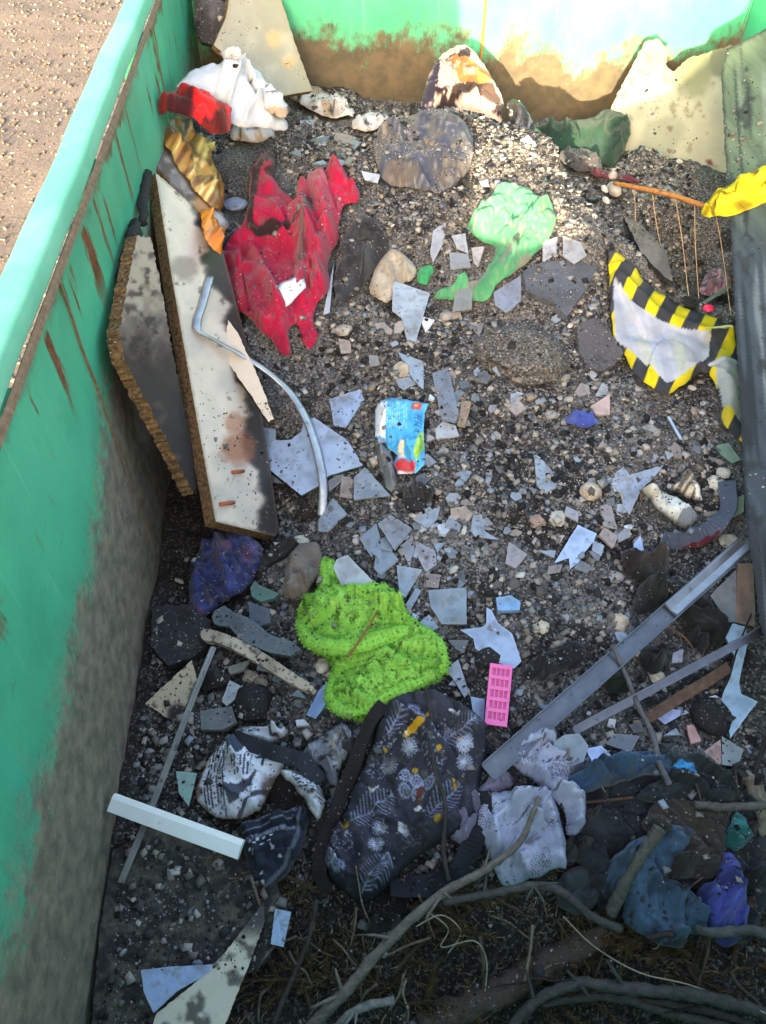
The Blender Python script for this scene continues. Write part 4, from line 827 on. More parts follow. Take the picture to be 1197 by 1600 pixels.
cloth('black_sock', [(812,1050),(830,1030),(862,1012),(896,1000),(920,1014),(914,1036),(880,1052),(850,1062),(826,1064)], 'black sock lying against the upper edge of the steel rail', plain((32, 33, 36), (24, 24, 26), None, .2), folds(-20, 22, .018, bulge=.035, bw=16), off=.012, cat='sock')
cloth('green_black_rag', [(918,1060),(950,1036),(980,1050),(988,1076),(970,1084),(936,1076)], 'dark green rag tucked below the steel rail', plain((30, 40, 34), (22, 26, 24), None, .1), folds(0, 26, .014, bulge=.02, bw=12), off=.01)
cloth('scorched_plastic_film', [(470,1170),(500,1150),(530,1128),(546,1136),(546,1170),(530,1200),(528,1230),(512,1226),(500,1196),(480,1190)], 'sooty grey plastic film crumpled between the two fabric bags', lambda p: (p.blend(np.ones(len(p.x)), (112, 116, 128)), p.noise(18, .5, .65, (54, 48, 46), .9, 3), p.noise(9, .62, .7, (170, 160, 140), .6, 9), p)[-1], folds(70, 16, .014, bulge=.02, bw=12), off=.03, m='plastic', cat='plastic film')
cloth('grey_cardboard_piece', [(439,919),(447,881),(458,852),(487,843),(501,852),(502,890),(488,914),(470,937),(455,940),(444,932)], 'grey brown torn cardboard between the jumper and the lime towel', plain((112, 102, 94), (84, 76, 72)), folds(70, 26, .014, bulge=.012, bw=8), off=.025, cat='cardboard')
cloth('blue_rag', [(880,656),(894,646),(910,640),(924,648),(938,658),(922,666),(898,665)], 'small bright blue rag lying on the gravel', plain((70, 92, 176), (52, 66, 136)), folds(20, 12, .01, bulge=.012, bw=8), off=.008)
cloth('maroon_fabric_strip', [(1116,832),(1122,800),(1134,790),(1138,810),(1130,836),(1100,852),(1060,860),(1058,850),(1092,846)], 'maroon fabric strip beside the charred magazine', plain((84, 28, 40), (60, 22, 30)), folds(10, 10, .01, bulge=.01, bw=6), off=.01)

# sooty rags filling the gaps of the front slope
rr = random.Random(9)
for i, (x, y, r_, col, lb) in enumerate(((926,1286,34,(54,46,42),'sooty brown rag under the thin brown twig'), (1160,1220,34,(40,40,42),'black rag beside the curled cream band'), (950,1360,26,(44,42,40),'black rag under the mossy grey branch'), (1150,1300,30,(60,52,46),'brown rag behind the turquoise scrap'), (900,1330,34,(46,44,44),'dark rag between the lace and the brown blanket'), (1186,1370,34,(56,58,62),'grey rag right of the violet shirt'), (690,1390,30,(40,36,36),'dark rag below the floral bag'), (1020,1030,30,(40,40,40),'charred rag in the hollow between the rails'), (330,1060,26,(44,42,42),'charred rag under the metal rod'), (590,1440,34,(38,34,33),'black rag hanging under the floral bag'), (540,1170,20,(66,60,58),'singed rag between the towel and newsprint bag'), (1090,1000,26,(38,38,38),'black rag behind the thin angle bar'), (650,770,24,(50,48,50),'charred rag left of the triangular slate'), (1010,880,40,(52,48,46),'charred rag above the steel rail'), (470,800,20,(52,46,42),'charred rag beside the metal trim end'))):
    pl = [(x+r_*rr.uniform(.65, 1.25)*math.cos(k*.628), y+r_*.75*rr.uniform(.65, 1.25)*math.sin(k*.628)) for k in range(10)]
    cloth('sooty_rag', pl, lb, plain(col, tuple(.6*q for q in col), None, .3), folds(rr.uniform(0, 180), 22, .03, bulge=.02, bw=14, seed=i+40), off=.008, cat='rag')

g = NG('rubble'); at = g.N.new('ShaderNodeAttribute'); at.attribute_name = 'Col'
vo = g.N.new('ShaderNodeTexVoronoi'); vo.inputs['Scale'].default_value = 190; g.L.new(g.tc, vo.inputs['Vector'])
sv = g.N.new('ShaderNodeSeparateColor'); g.L.new(vo.outputs['Color'], sv.inputs[0])
sr_ = g.N.new('ShaderNodeSeparateColor'); g.L.new(at.outputs['Color'], sr_.inputs[0])
cc = g.mix(g.op('MULTIPLY', g.ramp(sv.outputs[0], .70, .74, 0, .85), g.ramp(sr_.outputs[0], .012, .05)), at.outputs['Color'], g.mix(sv.outputs[1], c3(146, 142, 138), c3(104, 104, 106)))
cc = g.mix(g.ramp(sv.outputs[2], .35, .3, 0, .7), cc, c3(26, 25, 25))
M['rubble'] = g.done(cc, .95, g.op('ADD', g.op('MULTIPLY', vo.outputs['Distance'], -1.), g.noise(260, 3)), .8)

# ------------------------------------------------------------------ shards of glass, slate and tile
def shard(name, poly, label, cat, col, th=.004, m='slate', em=None, tilt=(0, 0), lift=.010, group=None, seed=0):
    a = np.array(poly, float); P = on_heap(a[:, 0], a[:, 1], lift); c = P.mean(0)
    X_ = np.c_[P[:, 0]-c[0], P[:, 1]-c[1], np.ones(len(P))]; co, *_ = np.linalg.lstsq(X_, P[:, 2], rcond=None)
    sl = np.clip(co[:2], -.5, .5)+np.array(tilt)
    top = c[2]+.35*max(0., (P[:, 2]-(c[2]+(P[:, :2]-c[:2])@sl)).max())
    A0 = np.array([c[0], c[1], top]); mp = plane_map((A0, A0+np.array([.1, 0, .1*sl[0]]), A0+np.array([0, .1, .1*sl[1]])))
    base = np.array(col, float)
    def cf(p):
        p.blend(np.ones(len(p.x)), base); p.noise(26, .45, .7, tuple(base*.80), .7, 3+seed); p.noise(9, .56, .74, (112, 107, 102), (.3 if m == 'glass' else .6), 9+seed); p.edge(5, (104, 100, 96), (.15 if m == 'glass' else .4)); p.edge(2.5, tuple(np.minimum(base*1.12, 255)), .5); return p
    o = sheet(name, poly, mp, 5., th, cf, None, M[m], M[em] if em else None, None, .35, False, 0, cover=False, seed=seed)
    reg(o, label, cat, group); return o
BL, GY, DK, LT, GN, PK, LB_ = (130, 144, 162), (126, 130, 140), (84, 90, 100), (182, 188, 200), (120, 142, 138), (176, 154, 150), (150, 174, 214)
named = [
 ('glass_sheet_shard', [(397,714),(427,688),(455,687),(471,674),(476,655),(492,653),(543,688),(567,727),(514,743),(498,759),(471,774)], 'large pale blue glass shard under the curved metal trim', 'glass', (158, 176, 206), 'glass', .005, .020),
 ('glass_sheet_shard', [(392,663),(431,672),(431,687),(402,708)], 'grey blue glass piece tucked behind the large pale blue shard', 'glass', BL, 'glass', .005, .012),
 ('glass_sheet_shard', [(408,727),(442,755),(414,754)], 'thin grey glass sliver showing below the large pale blue shard', 'glass', GY, 'glass', .005, .010),
 ('glass_sheet_shard', [(512,752),(534,738),(540,748),(514,768)], 'grey glass corner showing past the tip of the large pale shard', 'glass', GY, 'glass', .005, .008),
 ('slate_shard', [(515,624),(562,608),(569,624),(540,668),(522,665)], 'five sided blue slate shard between the metal trim and blue packet', 'slate', (140, 162, 198), 'slate', .005, .012),
 ('slate_shard', [(553,746),(570,730),(610,774),(553,781)], 'triangular grey slate shard below the blue crisp packet', 'slate', BL, 'slate', .005, .010),
 ('tile_shard', [(535,744),(551,746),(550,778),(530,776)], 'small pinkish tile piece beside the triangular grey slate', 'tile', (150, 140, 142), 'slate', .006, .010),
 ('slate_shard', [(498,812),(520,778),(542,802),(511,831),(498,830)], 'pointed slate shard touching the lower end of the metal trim', 'slate', BL, 'slate', .005, .014),
 ('slate_shard', [(614,438),(672,458),(650,533),(636,530),(627,495),(613,485)], 'tall kite shaped grey slate below the beige cloth', 'slate', (148, 158, 172), 'slate', .005, .014),
 ('slate_shard', [(622,550),(662,565),(662,608),(647,595)], 'notched blue grey slate above the blue crisp packet', 'slate', BL, 'slate', .005, .010),
 ('slate_strip', [(675,583),(700,575),(717,645),(712,658),(690,655)], 'long rough dark slate strip standing out of the gravel', 'slate', (104, 110, 126), 'slate', .008, .014),
 ('slate_shard', [(680,670),(692,658),(712,665),(718,681),(682,686)], 'grey slate piece at the foot of the rough slate strip', 'slate', (150, 156, 164), 'slate', .005, .010),
 ('wood_chip', [(722,625),(737,628),(727,665),(715,663)], 'small brown wood chip beside the rough slate strip', 'wood chip', (142, 122, 104), 'stone', .008, .012),
 ('pale_glass_shard', [(521,887),(526,874),(543,867),(583,908),(559,930),(538,923)], 'pale grey glass shard resting on the lime towel', 'glass', (176, 182, 192), 'glass', .006, .052),
 ('slate_shard', [(590,818),(610,804),(643,825),(616,859)], 'square blackened slate topmost in the broken slate cluster', 'slate', (132, 138, 150), 'slate', .005, .018),
 ('slate_shard', [(561,840),(588,818),(594,840),(580,870)], 'wedge slate on the left of the broken slate cluster', 'slate', BL, 'slate', .005, .010),
 ('slate_shard', [(590,848),(605,853),(622,873),(594,898),(584,888)], 'blue slate with dark scuffs in the broken slate cluster', 'slate', BL, 'slate', .005, .013),
 ('slate_shard', [(625,853),(645,838),(648,850),(640,886)], 'narrow slate wedge inside the broken slate cluster', 'slate', GY, 'slate', .005, .010),
 ('slate_shard', [(648,845),(680,860),(682,882),(665,893),(653,870)], 'lilac grey slate ending the broken slate cluster', 'slate', (140, 142, 158), 'slate', .005, .010),
 ('slate_shard', [(620,883),(660,890),(633,934),(624,928)], 'long pointed slate above the lime towel', 'slate', BL, 'slate', .005, .012),
 ('slate_strip', [(650,918),(658,923),(640,955),(634,945)], 'slim slate sliver between the lime towel and square slate', 'slate', BL, 'slate', .005, .010),
 ('square_slate', [(669,922),(729,918),(729,975),(690,975),(673,948)], 'square speckled slate tile lying flat beside the lime towel', 'slate', (120, 136, 152), 'slate', .006, .016),
 ('tile_shard', [(665,895),(688,898),(685,919),(666,917)], 'brownish grey tile chip above the square speckled slate', 'tile', (128, 118, 118), 'slate', .008, .012),
 ('slate_shard', [(645,811),(688,791),(683,811),(668,826)], 'triangular slate above the broken slate cluster', 'slate', BL, 'slate', .005, .012),
 ('slate_shard', [(735,828),(740,805),(753,804),(758,830),(780,843),(742,838)], 'boot shaped blue slate half sunk in gravel', 'slate', BL, 'slate', .005, .009),
 ('slate_shard', [(795,846),(824,866),(806,888),(790,880)], 'grey brown slate diamond in the open gravel', 'slate', (138, 132, 136), 'slate', .005, .010),
 ('blue_plastic_block', [(775,934),(798,930),(813,940),(812,953),(778,954)], 'cracked pale blue plastic block near the pink grid plate', 'plastic', (120, 160, 206), 'plastic', .014, .020),
 ('glass_sheet_shard', [(719,984),(752,980),(760,975),(760,949),(768,953),(778,973),(800,990),(815,1033),(803,1045),(765,1030),(743,1013),(740,998)], 'blue glass shard with a narrow neck behind the pink grid plate', 'glass', (146, 164, 194), 'glass', .005, .014),
 ('slate_shard', [(700,1000),(733,1000),(725,1020),(712,1014)], 'dark slate flake left of the narrow necked glass shard', 'slate', DK, 'slate', .005, .010),
 ('plastic_chip', [(640,954),(655,964),(640,969)], 'tiny pale blue plastic triangle beside the lime towel', 'plastic', (176, 192, 236), 'plastic', .004, .012),
 ('slate_shard', [(653,975),(670,960),(686,980),(664,990)], 'blue slate corner between the lime towel and square slate', 'slate', BL, 'slate', .005, .008),
 ('slate_shard', [(834,708),(845,715),(880,756),(851,770),(839,759)], 'blue grey slate wedge in the open gravel', 'slate', BL, 'slate', .005, .010),
 ('slate_shard', [(949,749),(974,729),(984,742),(1037,727),(1022,746),(1003,763),(984,804),(974,789),(970,772)], 'large irregular slate with branching points beside the charred magazine', 'slate', (138, 150, 172), 'slate', .005, .010),
 ('blue_glass_shard', [(866,880),(903,820),(933,834),(927,847),(911,866),(905,878),(891,889),(889,872)], 'bright pale blue shard with a toothed end', 'glass', LB_, 'glass', .004, .012),
 ('blue_glass_shard', [(927,844),(944,852),(940,869),(925,860)], 'small blue glass square touching the toothed blue shard', 'glass', BL, 'glass', .004, .010),
 ('slate_shard', [(840,860),(869,860),(866,872)], 'little blue slate triangle left of the toothed blue shard', 'slate', BL, 'slate', .004, .010),
 ('blue_glass_shard', [(990,850),(1001,836),(1009,875),(992,869)], 'upright pale blue shard beside a tan wood flake', 'glass', LB_, 'glass', .004, .012),
 ('slate_shard', [(938,790),(955,790),(965,828),(943,822)], 'brownish slate above the toothed blue shard', 'slate', (132, 128, 132), 'slate', .006, .010),
 ('tile_shard', [(936,836),(944,824),(966,838),(958,856)], 'pinkish grey tile piece right of the toothed blue shard', 'tile', (156, 144, 142), 'slate', .007, .010),
 ('green_glass_piece', [(1119,696),(1138,692),(1158,718),(1144,724),(1126,710)], 'pale green cracked glass piece beside the timber plank', 'glass', (118, 140, 130), 'glass', .006, .012),
 ('green_glass_piece', [(1141,781),(1163,773),(1162,800),(1144,809)], 'green glass square next to the maroon strip', 'glass', (120, 138, 124), 'glass', .006, .014),
 ('pink_tile_shard', [(923,635),(953,615),(953,648),(934,648)], 'pinkish triangular tile beside the blue rag', 'tile', PK, 'slate', .007, .012),
 ('slate_shard', [(677,360),(697,347),(694,377),(677,410),(672,394)], 'tall grey slate nearest the green shirt cuff', 'slate', (148, 152, 162), 'slate', .005, .012),
 ('slate_shard', [(706,369),(727,364),(732,396),(714,388)], 'pale slate triangle beside the green shirt', 'slate', (160, 166, 178), 'slate', .005, .018),
 ('slate_shard', [(702,394),(731,397),(736,417),(704,420)], 'square grey slate below the pale slate triangle', 'slate', GY, 'slate', .005, .012),
 ('slate_shard', [(737,387),(757,385),(747,417),(740,410)], 'pinkish slate sliver touching the green shirt', 'slate', (158, 154, 158), 'slate', .005, .014),
 ('slate_shard', [(714,444),(739,439),(737,484),(707,487)], 'dark upright slate leaning on the green shirt hem', 'slate', (104, 112, 116), 'slate', .006, .026),
 ('slate_shard', [(771,457),(814,430),(814,470),(791,489),(774,477)], 'big blue grey slate below the green shirt', 'slate', (112, 122, 146), 'slate', .006, .012),
 ('slate_shard', [(848,377),(871,370),(869,397),(848,410)], 'grey slate square at the right edge of the green shirt', 'slate', (146, 150, 160), 'slate', .005, .012),
 ('slate_shard', [(880,368),(906,378),(917,399),(898,412),(880,400)], 'grey slate beside the sunlit stones and green shirt', 'slate', (138, 142, 150), 'slate', .005, .012),
 ('slate_strip', [(522,410),(515,487),(505,490)], 'thin pale slate strip along the crimson fleece', 'slate', (164, 172, 186), 'slate', .005, .016),
 ('slate_shard', [(565,267),(594,273),(590,285),(570,280)], 'pale slate strip right of the crimson fleece collar', 'slate', LT, 'slate', .005, .010),
 ('slate_shard', [(220,1516),(270,1510),(350,1506),(275,1550),(240,1583),(225,1551)], 'blue slate shard lying on the cream board at the front', 'slate', (134, 152, 184), 'slate', .006, .085),
 ('slate_shard', [(430,1420),(455,1425),(443,1480),(423,1475)], 'pale blue slate in the fir twigs below the newsprint bag', 'slate', (150, 172, 206), 'slate', .005, .085),
 ('broken_mirror_piece', [(1145,974),(1166,980),(1167,1010),(1155,1065),(1158,1084),(1184,1096),(1141,1154),(1137,1118),(1124,1105),(1131,1081),(1141,1060),(1150,1028),(1134,996)], 'large pale blue glass piece with curved cut out beside the plank end', 'glass', (164, 190, 220), 'glass', .006, .024),
 ('pink_tile_strip', [(1153,880),(1176,880),(1180,946),(1179,978),(1163,975),(1150,972)], 'dusty pink tile strip beside the charred plank end', 'tile', (140, 116, 108), 'slate', .008, .024),
 ('grey_tile_plate', [(1110,930),(1150,890),(1151,972),(1138,972)], 'grey tile plate behind the upper end of the steel rail', 'tile', (124, 130, 138), 'slate', .006, .020),
 ('lavender_plate_shard', [(1026,1121),(1046,1108),(1063,1109),(1063,1118),(1039,1132)], 'lavender plate fragment below the rusty angle bar', 'plate', (156, 162, 206), 'glass', .006, .012),
 ('pink_tile_shard', [(1073,1134),(1084,1132),(1096,1158),(1080,1162)], 'pink tile fragment under the charred round lump', 'tile', (186, 140, 132), 'slate', .007, .012),
 ('pink_tile_shard', [(1100,1174),(1126,1155),(1128,1195),(1112,1192)], 'pale pink tile beside the scuffed grey glass pane', 'tile', (178, 140, 128), 'slate', .007, .016),
 ('grey_glass_pane', [(1128,1150),(1162,1171),(1157,1187),(1155,1198),(1129,1195)], 'scuffed grey glass pane right of the pale pink tile', 'glass', (132, 142, 144), 'glass', .006, .020),
 ('grey_glass_pane', [(865,1160),(882,1148),(905,1146),(920,1165),(912,1190),(885,1200),(868,1190)], 'dirty grey glass lying on the lace tablecloth', 'glass', (122, 134, 142), 'glass', .005, .066),
 ('blue_plate_shard', [(915,1170),(940,1165),(955,1180),(925,1190)], 'pale blue plate fragment on the lace edge', 'plate', (168, 184, 226), 'glass', .005, .060),
 ('curved_plate_rim', [(331,964),(335,954),(351,946),(364,956),(386,964),(404,976),(420,991),(455,1002),(471,1015),(455,1025),(423,1020),(380,1002),(359,980),(335,975)], 'long curved dark glass rim above the cream batten', 'glass', (96, 104, 112), 'glass', .008, .040),
 ('green_glass_piece', [(391,919),(398,907),(407,915),(437,927),(428,935),(407,940),(394,932)], 'thick bottle green glass fragment by the navy jumper', 'glass', (90, 124, 116), 'glass', .01, .020),
 ('slate_shard', [(388,940),(420,951),(423,972),(407,978),(391,970)], 'dark shiny slate below the bottle green glass', 'slate', (86, 92, 106), 'glass', .01, .020),
 ('tile_shard', [(355,1042),(391,1031),(380,1047),(359,1053)], 'grey tile corner in the dark under the cream batten', 'tile', (128, 126, 120), 'slate', .007, .020),
 ('plate_shard', [(346,1095),(359,1063),(388,1077),(354,1103)], 'pale triangular plate shard beside the coal black lump', 'plate', (160, 164, 170), 'glass', .006, .022),
 ('grey_tile_plate', [(313,1111),(362,1103),(370,1128),(348,1140),(314,1140)], 'dusty grey tile above the newsprint bag', 'tile', (92, 96, 98), 'slate', .010, .018),
 ('blue_glass_shard', [(479,1117),(498,1079),(517,1061),(514,1095),(493,1123)], 'slanted blue glass shard left of the lime towel', 'glass', (130, 156, 206), 'glass', .005, .020),
 ('green_glass_piece', [(275,1205),(308,1208),(295,1260),(280,1240)], 'pale green glass corner beside the newsprint bag', 'glass', (132, 158, 152), 'glass', .005, .020),
 ('blue_glass_shard', [(735,1088),(758,1092),(756,1132),(744,1138)], 'blue glass pane under the pink grid plate', 'glass', (142, 156, 188), 'glass', .005, .008),
 ('slate_shard', [(696,1046),(716,1030),(732,1080),(726,1090),(712,1066)], 'streaked slate wedge right of the lime towel', 'slate', (128, 136, 154), 'slate', .005, .010),
 ('slate_shard', [(1000,1150),(960,1146),(946,1162),(986,1176)], 'grey slate slab on the slope above the dark blue sleeve', 'slate', (112, 116, 126), 'slate', .007, .012),
 ('pale_slate_flake', [(1052,1020),(1068,1014),(1066,1034),(1050,1036)], 'pale slate flake in the hollow between the two rails', 'slate', (164, 164, 176), 'slate', .005, .014),
 ('white_ceramic_piece', [(1096,1092),(1118,1086),(1134,1096),(1126,1108),(1106,1104)], 'white ceramic fragment above the charred round lump', 'ceramic', (204, 212, 226), 'glass', .008, .020),
]
for i, (nm, pl, lb, ct, cl, mm, th, lf) in enumerate(named):
    shard(nm, pl, lb, ct, cl, th, mm, 'glass_edge' if mm == 'glass' else None, (random.uniform(-.09, .09), random.uniform(-.09, .09)), lf, seed=i)
# the many small nameless flakes between them
rg = random.Random(21); placed = []
bad = [((x0+x1)/2, (y0+y1)/2) for x0, y0, x1, y1 in ()]
zones = [((540,790,720,960), 60), ((640,560,1000,900), 92), ((860,360,960,520), 6), ((640,340,840,520), 10), ((700,960,1000,1120), 16), ((900,1080,1120,1180), 12), ((440,560,640,760), 10), ((960,700,1150,900), 26), ((420,180,640,260), 34), ((520,500,760,620), 14), ((560,640,820,860), 26), ((820,880,1000,1040), 16), ((300,1040,480,1130), 8), ((700,180,900,300), 10)]
solid = []
for (z_, n_) in zones:
    for k in range(n_):
        cx, cy = rg.uniform(z_[0], z_[2]), rg.uniform(z_[1], z_[3]); r_ = rg.uniform(4., 10) if rg.random() < .72 else rg.uniform(10, 20)
        c = H(cx, cy); ii = int(round((c[0]-GX0)/GD)); jj = int(round((c[1]-GY0)/GD))
        if COVER[max(ii-1, 0):ii+2, max(jj-1, 0):jj+2].any(): continue
        n = rg.choice((3, 4, 4, 5)); a0 = rg.uniform(0, 6.28); el = rg.uniform(.5, 1.); th_ = rg.uniform(0, 3.14); pl = []
        for q in range(n):
            a = a0+2*math.pi*(q+rg.uniform(-.25, .25))/n; x, y = r_*math.cos(a), r_*el*math.sin(a); pl.append((cx+x*math.cos(th_)-y*math.sin(th_), cy+(x*math.sin(th_)+y*math.cos(th_))*.85))
        ci = rg.choice((0, 0, 1, 1, 2, 3, 4, 4)); col = (BL, GY, LT, DK, (140, 130, 124))[ci]; cn = ('blue grey', 'grey', 'pale', 'dark', 'brownish')[ci]; f = rg.uniform(.8, 1.12)
        shard('slate_flake', pl, 'small %s slate flake lying loose on the gravel' % cn, 'slate', tuple(q*f for q in col), rg.uniform(.003, .008), 'slate', None, (rg.uniform(-.25, .25), rg.uniform(-.25, .25)), rg.uniform(.004, .010), 'small %s slate flakes scattered over the heap' % cn, seed=k)

# ------------------------------------------------------------------ hard things
# pink grid plate with slots
pk = empty('pink_grid_plate', H(778, 1090)); reg(pk, 'small pink plastic plate with rows of rectangular slots', 'plastic plate')
PKm = plane_map((H(766,1036,.040), H(800,1042,.040), H(757,1130,.034)))
M['pink'] = mat('pink_plastic', (226, 108, 168), .4, (20, .06), (60, .03), spec=.4); M['pink_in'] = mat('pink_recess', (190, 84, 138), .5, (20, .06), None)
q0, q1, q2, q3 = [on_plane(PKm, *q, 0.) for q in ((766,1036),(801,1041),(792,1136),(757,1131))]
def pkp(u, v, off=0.): return (q0*(1-u)+q1*u)*(1-v)+(q3*(1-u)+q2*u)*v+PKm.normal*off
def pbox(name, u0, u1, v0, v1, o0, o1, m, par):
    V = [pkp(u, v, o) for o in (o0, o1) for u, v in ((u0, v0), (u1, v0), (u1, v1), (u0, v1))]
    return mk(name, V, [(0,1,2,3),(7,6,5,4),(0,4,5,1),(1,5,6,2),(2,6,7,3),(3,7,4,0)], m, par, False)
pbox('base_plate', 0, 1, 0, 1, -.006, -.0025, M['pink_in'], pk)
us = [0, .13, .28, .335, .48, .535, .68, .735, .88, 1]; vs = [0, .07, .19, .25, .37, .43, .55, .61, .73, .79, .91, 1]
for k in range(6): a, b = (vs[2*k], vs[2*k+1]) if k < 6 else (0, 0); pbox('cross_rib', 0, 1, vs[2*k], vs[2*k+1], -.0024, .0012, M['pink'], pk)
for k in range(5): pbox('long_rib', us[2*k], us[2*k+1] if 2*k+1 < len(us) else 1, .001, .999, -.0023, .0006, M['pink'], pk)

# crisp packet
def packet(p):
    p.blend(np.ones(len(p.x)), (70, 164, 214)); p.poly([(586,636),(592,628),(605,622),(602,686),(586,680)], (222, 226, 232)); p.poly([(642,634),(660,632),(656,646),(644,648)], (196, 62, 52)); p.disc(650, 640, 3, (230, 150, 60))
    p.poly([(655,680),(661,676),(662,700),(650,728),(645,720)], (156, 200, 70)); p.poly([(616,726),(634,724),(650,730),(646,738),(620,738)], (186, 52, 62)); p.line([(622,738),(646,740)], 3, (226, 226, 230))
    p.poly([(622,706),(628,690),(632,698),(630,712),(634,722),(622,722)], (222, 206, 180)); p.disc(627, 694, 3.4, (232, 206, 120))
    for k in range(9): 
        x = 606+k*3.6; t = (np.abs(p.x-x) < .9)*(p.y > 630)*(p.y < 676)*(vn(p.y/3., p.x*0+k, 3) > .35); p.blend(.5*t, (210, 232, 244))
    for k, (a, b) in enumerate((((648,655),(658,655)),((648,660),(658,660)),((653,655),(653,660)),((648,665),(658,665)),((648,671),(658,670)),((648,671),(652,667)),((648,676),(657,677)),((648,682),(658,683)),((653,676),(653,683)))): p.line([a, b], 1.5, (30, 74, 130), .9)
    p.noise(16, .55, .75, (50, 138, 190), .5, 3); p.edge(3, (190, 214, 226), .4); return p
cloth('crisp_packet', [(586,640),(594,626),(612,620),(640,624),(670,630),(664,644),(662,670),(664,700),(664,724),(650,738),(622,740),(614,726),(620,712),(606,700),(602,690),(586,682)], 'light blue crisp packet with red corner and white end', packet, folds(80, 30, .010, bulge=.022, bw=14, seed=3, ridges=[([(604,690),(640,692),(662,686)], 5, -.008)]), cat='packet', off=.012, sp=1.8, m='plastic', th=.001, rnd=0, jit=.4)
cloth('scorched_packet_film', [(590,690),(604,696),(618,728),(622,760),(606,770),(594,740),(584,712)], 'sooty clear film hanging from the crisp packet', plain((110, 116, 122), (76, 78, 80)), folds(75, 18, .01, bulge=.01, bw=8), cat='plastic film', off=.010, m='plastic')
cloth('charred_magazine', [(1000,764),(1016,758),(1050,770),(1080,796),(1092,806),(1074,826),(1056,816),(1030,796),(1008,778)], 'folded magazine with charred pages on the right of the heap', lambda p: (p.blend(np.ones(len(p.x)), (196, 196, 190)), p.noise(20, .5, .7, (150, 142, 120), .7, 3), p.poly([(1062,806),(1092,800),(1080,828),(1056,818)], (112, 120, 130)), p.edge(4, (60, 54, 50), .8), p)[-1], folds(35, 40, .008, bulge=.02, bw=10), cat='magazine', off=.03)
cloth('burnt_paper_fan', [(1046,760),(1062,748),(1074,728),(1084,738),(1094,756),(1102,782),(1086,782),(1064,776)], 'fan of burnt paper pages standing behind the charred magazine', lambda p: (p.blend(np.ones(len(p.x)), (186, 176, 156)), p.blend(sstep(.5, .6, vn((p.x*.8+p.y*.5)/3.2, p.y*0, 3)), (96, 84, 70)), p.edge(5, (30, 26, 24), .95), p.poly([(1082,752),(1098,780),(1084,776)], (212, 210, 204)), p)[-1], folds(60, 10, .012, bulge=.035, bw=12), cat='paper', off=.03)
strap('rubber_hose_piece', [(1136,752),(1138,790),(1120,820),(1090,838),(1050,846),(1034,842)], .045, None, .022, (74, 82, 98)); reg(bpy.data.objects['rubber_hose_piece'], 'flattened grey blue rubber hose curving round the charred magazine', 'hose')

# rails, rods and trims
def lprof(w_, h_, t): return [(-w_/2, 0), (w_/2, 0), (w_/2, t), (-w_/2+t, t), (-w_/2+t, h_), (-w_/2, h_)]
mr_ = empty('steel_rail', H(760, 1210)); reg(mr_, 'long dull grey steel channel rail lying diagonally', 'rail')
ra, rb = H(762,1208,.055), H(1170,846,.075)
bar('channel', ra, rb, [(-.021, 0), (.021, 0), (.021, .014), (.0185, .014), (.0185, .0025), (-.0185, .0025), (-.0185, .014), (-.021, .014)], M['metal'], mr_, (104, 108, 116), up=(-.15, -.3, 1), nseg=16, bend=lambda t: .006*math.sin(t*7)+.002*math.sin(t*31))
rc = ra+(rb-ra)*.66; bar('sliding_plate', rc+np.array([0, 0, .004]), ra+(rb-ra)*.99+np.array([0, 0, .004]), [(-.0175, .0), (.0175, .0), (.0175, .010), (.0145, .010), (.0, .004), (-.0145, .010), (-.0175, .010)], M['metal'], mr_, (134, 138, 146), up=(-.15, -.3, 1))
bar('flange', rb+np.array([-.004, .004, .006]), A(1215, 880, rb[2]+.03), [(-.012, 0), (.012, 0), (.012, .003), (-.012, .003)], M['metal'], mr_, (140, 144, 150))
ar = bar('rusty_angle_bar', H(896,1142,.03), A(1215, 972, .60), lprof(.019, .016, .003), M['metal'], None, (96, 100, 110), up=(-.2, -.5, 1), nseg=10, bend=lambda t: .006*math.sin(t*3.14)); reg(ar, 'thin bent steel angle bar below the long rail', 'bar')
ra2 = bar('rusted_plate_strip', H(1010,1122,.03), H(1140,1042,.05), [(-.012, 0), (.012, 0), (.012, .004), (-.012, .004)], M['rust'], None, (92, 72, 62), up=(0, -.5, 1), nseg=8, bend=lambda t: .004*math.sin(t*11)); reg(ra2, 'rusty orange metal strip under the thin angle bar', 'metal strip')
# chromed curved trim
tp = [(328,432,.10),(318,470,.10),(308,512,.11),(340,534,.10),(380,556,.13),(420,582,.085),(452,612,.05),(478,654,.055),(494,700,.055),(504,748,.045),(505,780,.035),(502,806,.02)]
TP = [H(*q) for q in tp]; TP[:3] = [on_plane(wm, q[0], q[1], .012) for q in tp[:3]]; TP[3] = on_plane(wm, *tp[3][:2], .016)
ct = tube('curved_metal_trim', TP, .0125, M['metal'], None, 8, (168, 170, 174), .09, 3, 6, .35); reg(ct, 'bright curved metal trim strip bent across the rubble', 'metal trim')
M['chrome'] = M['metal']
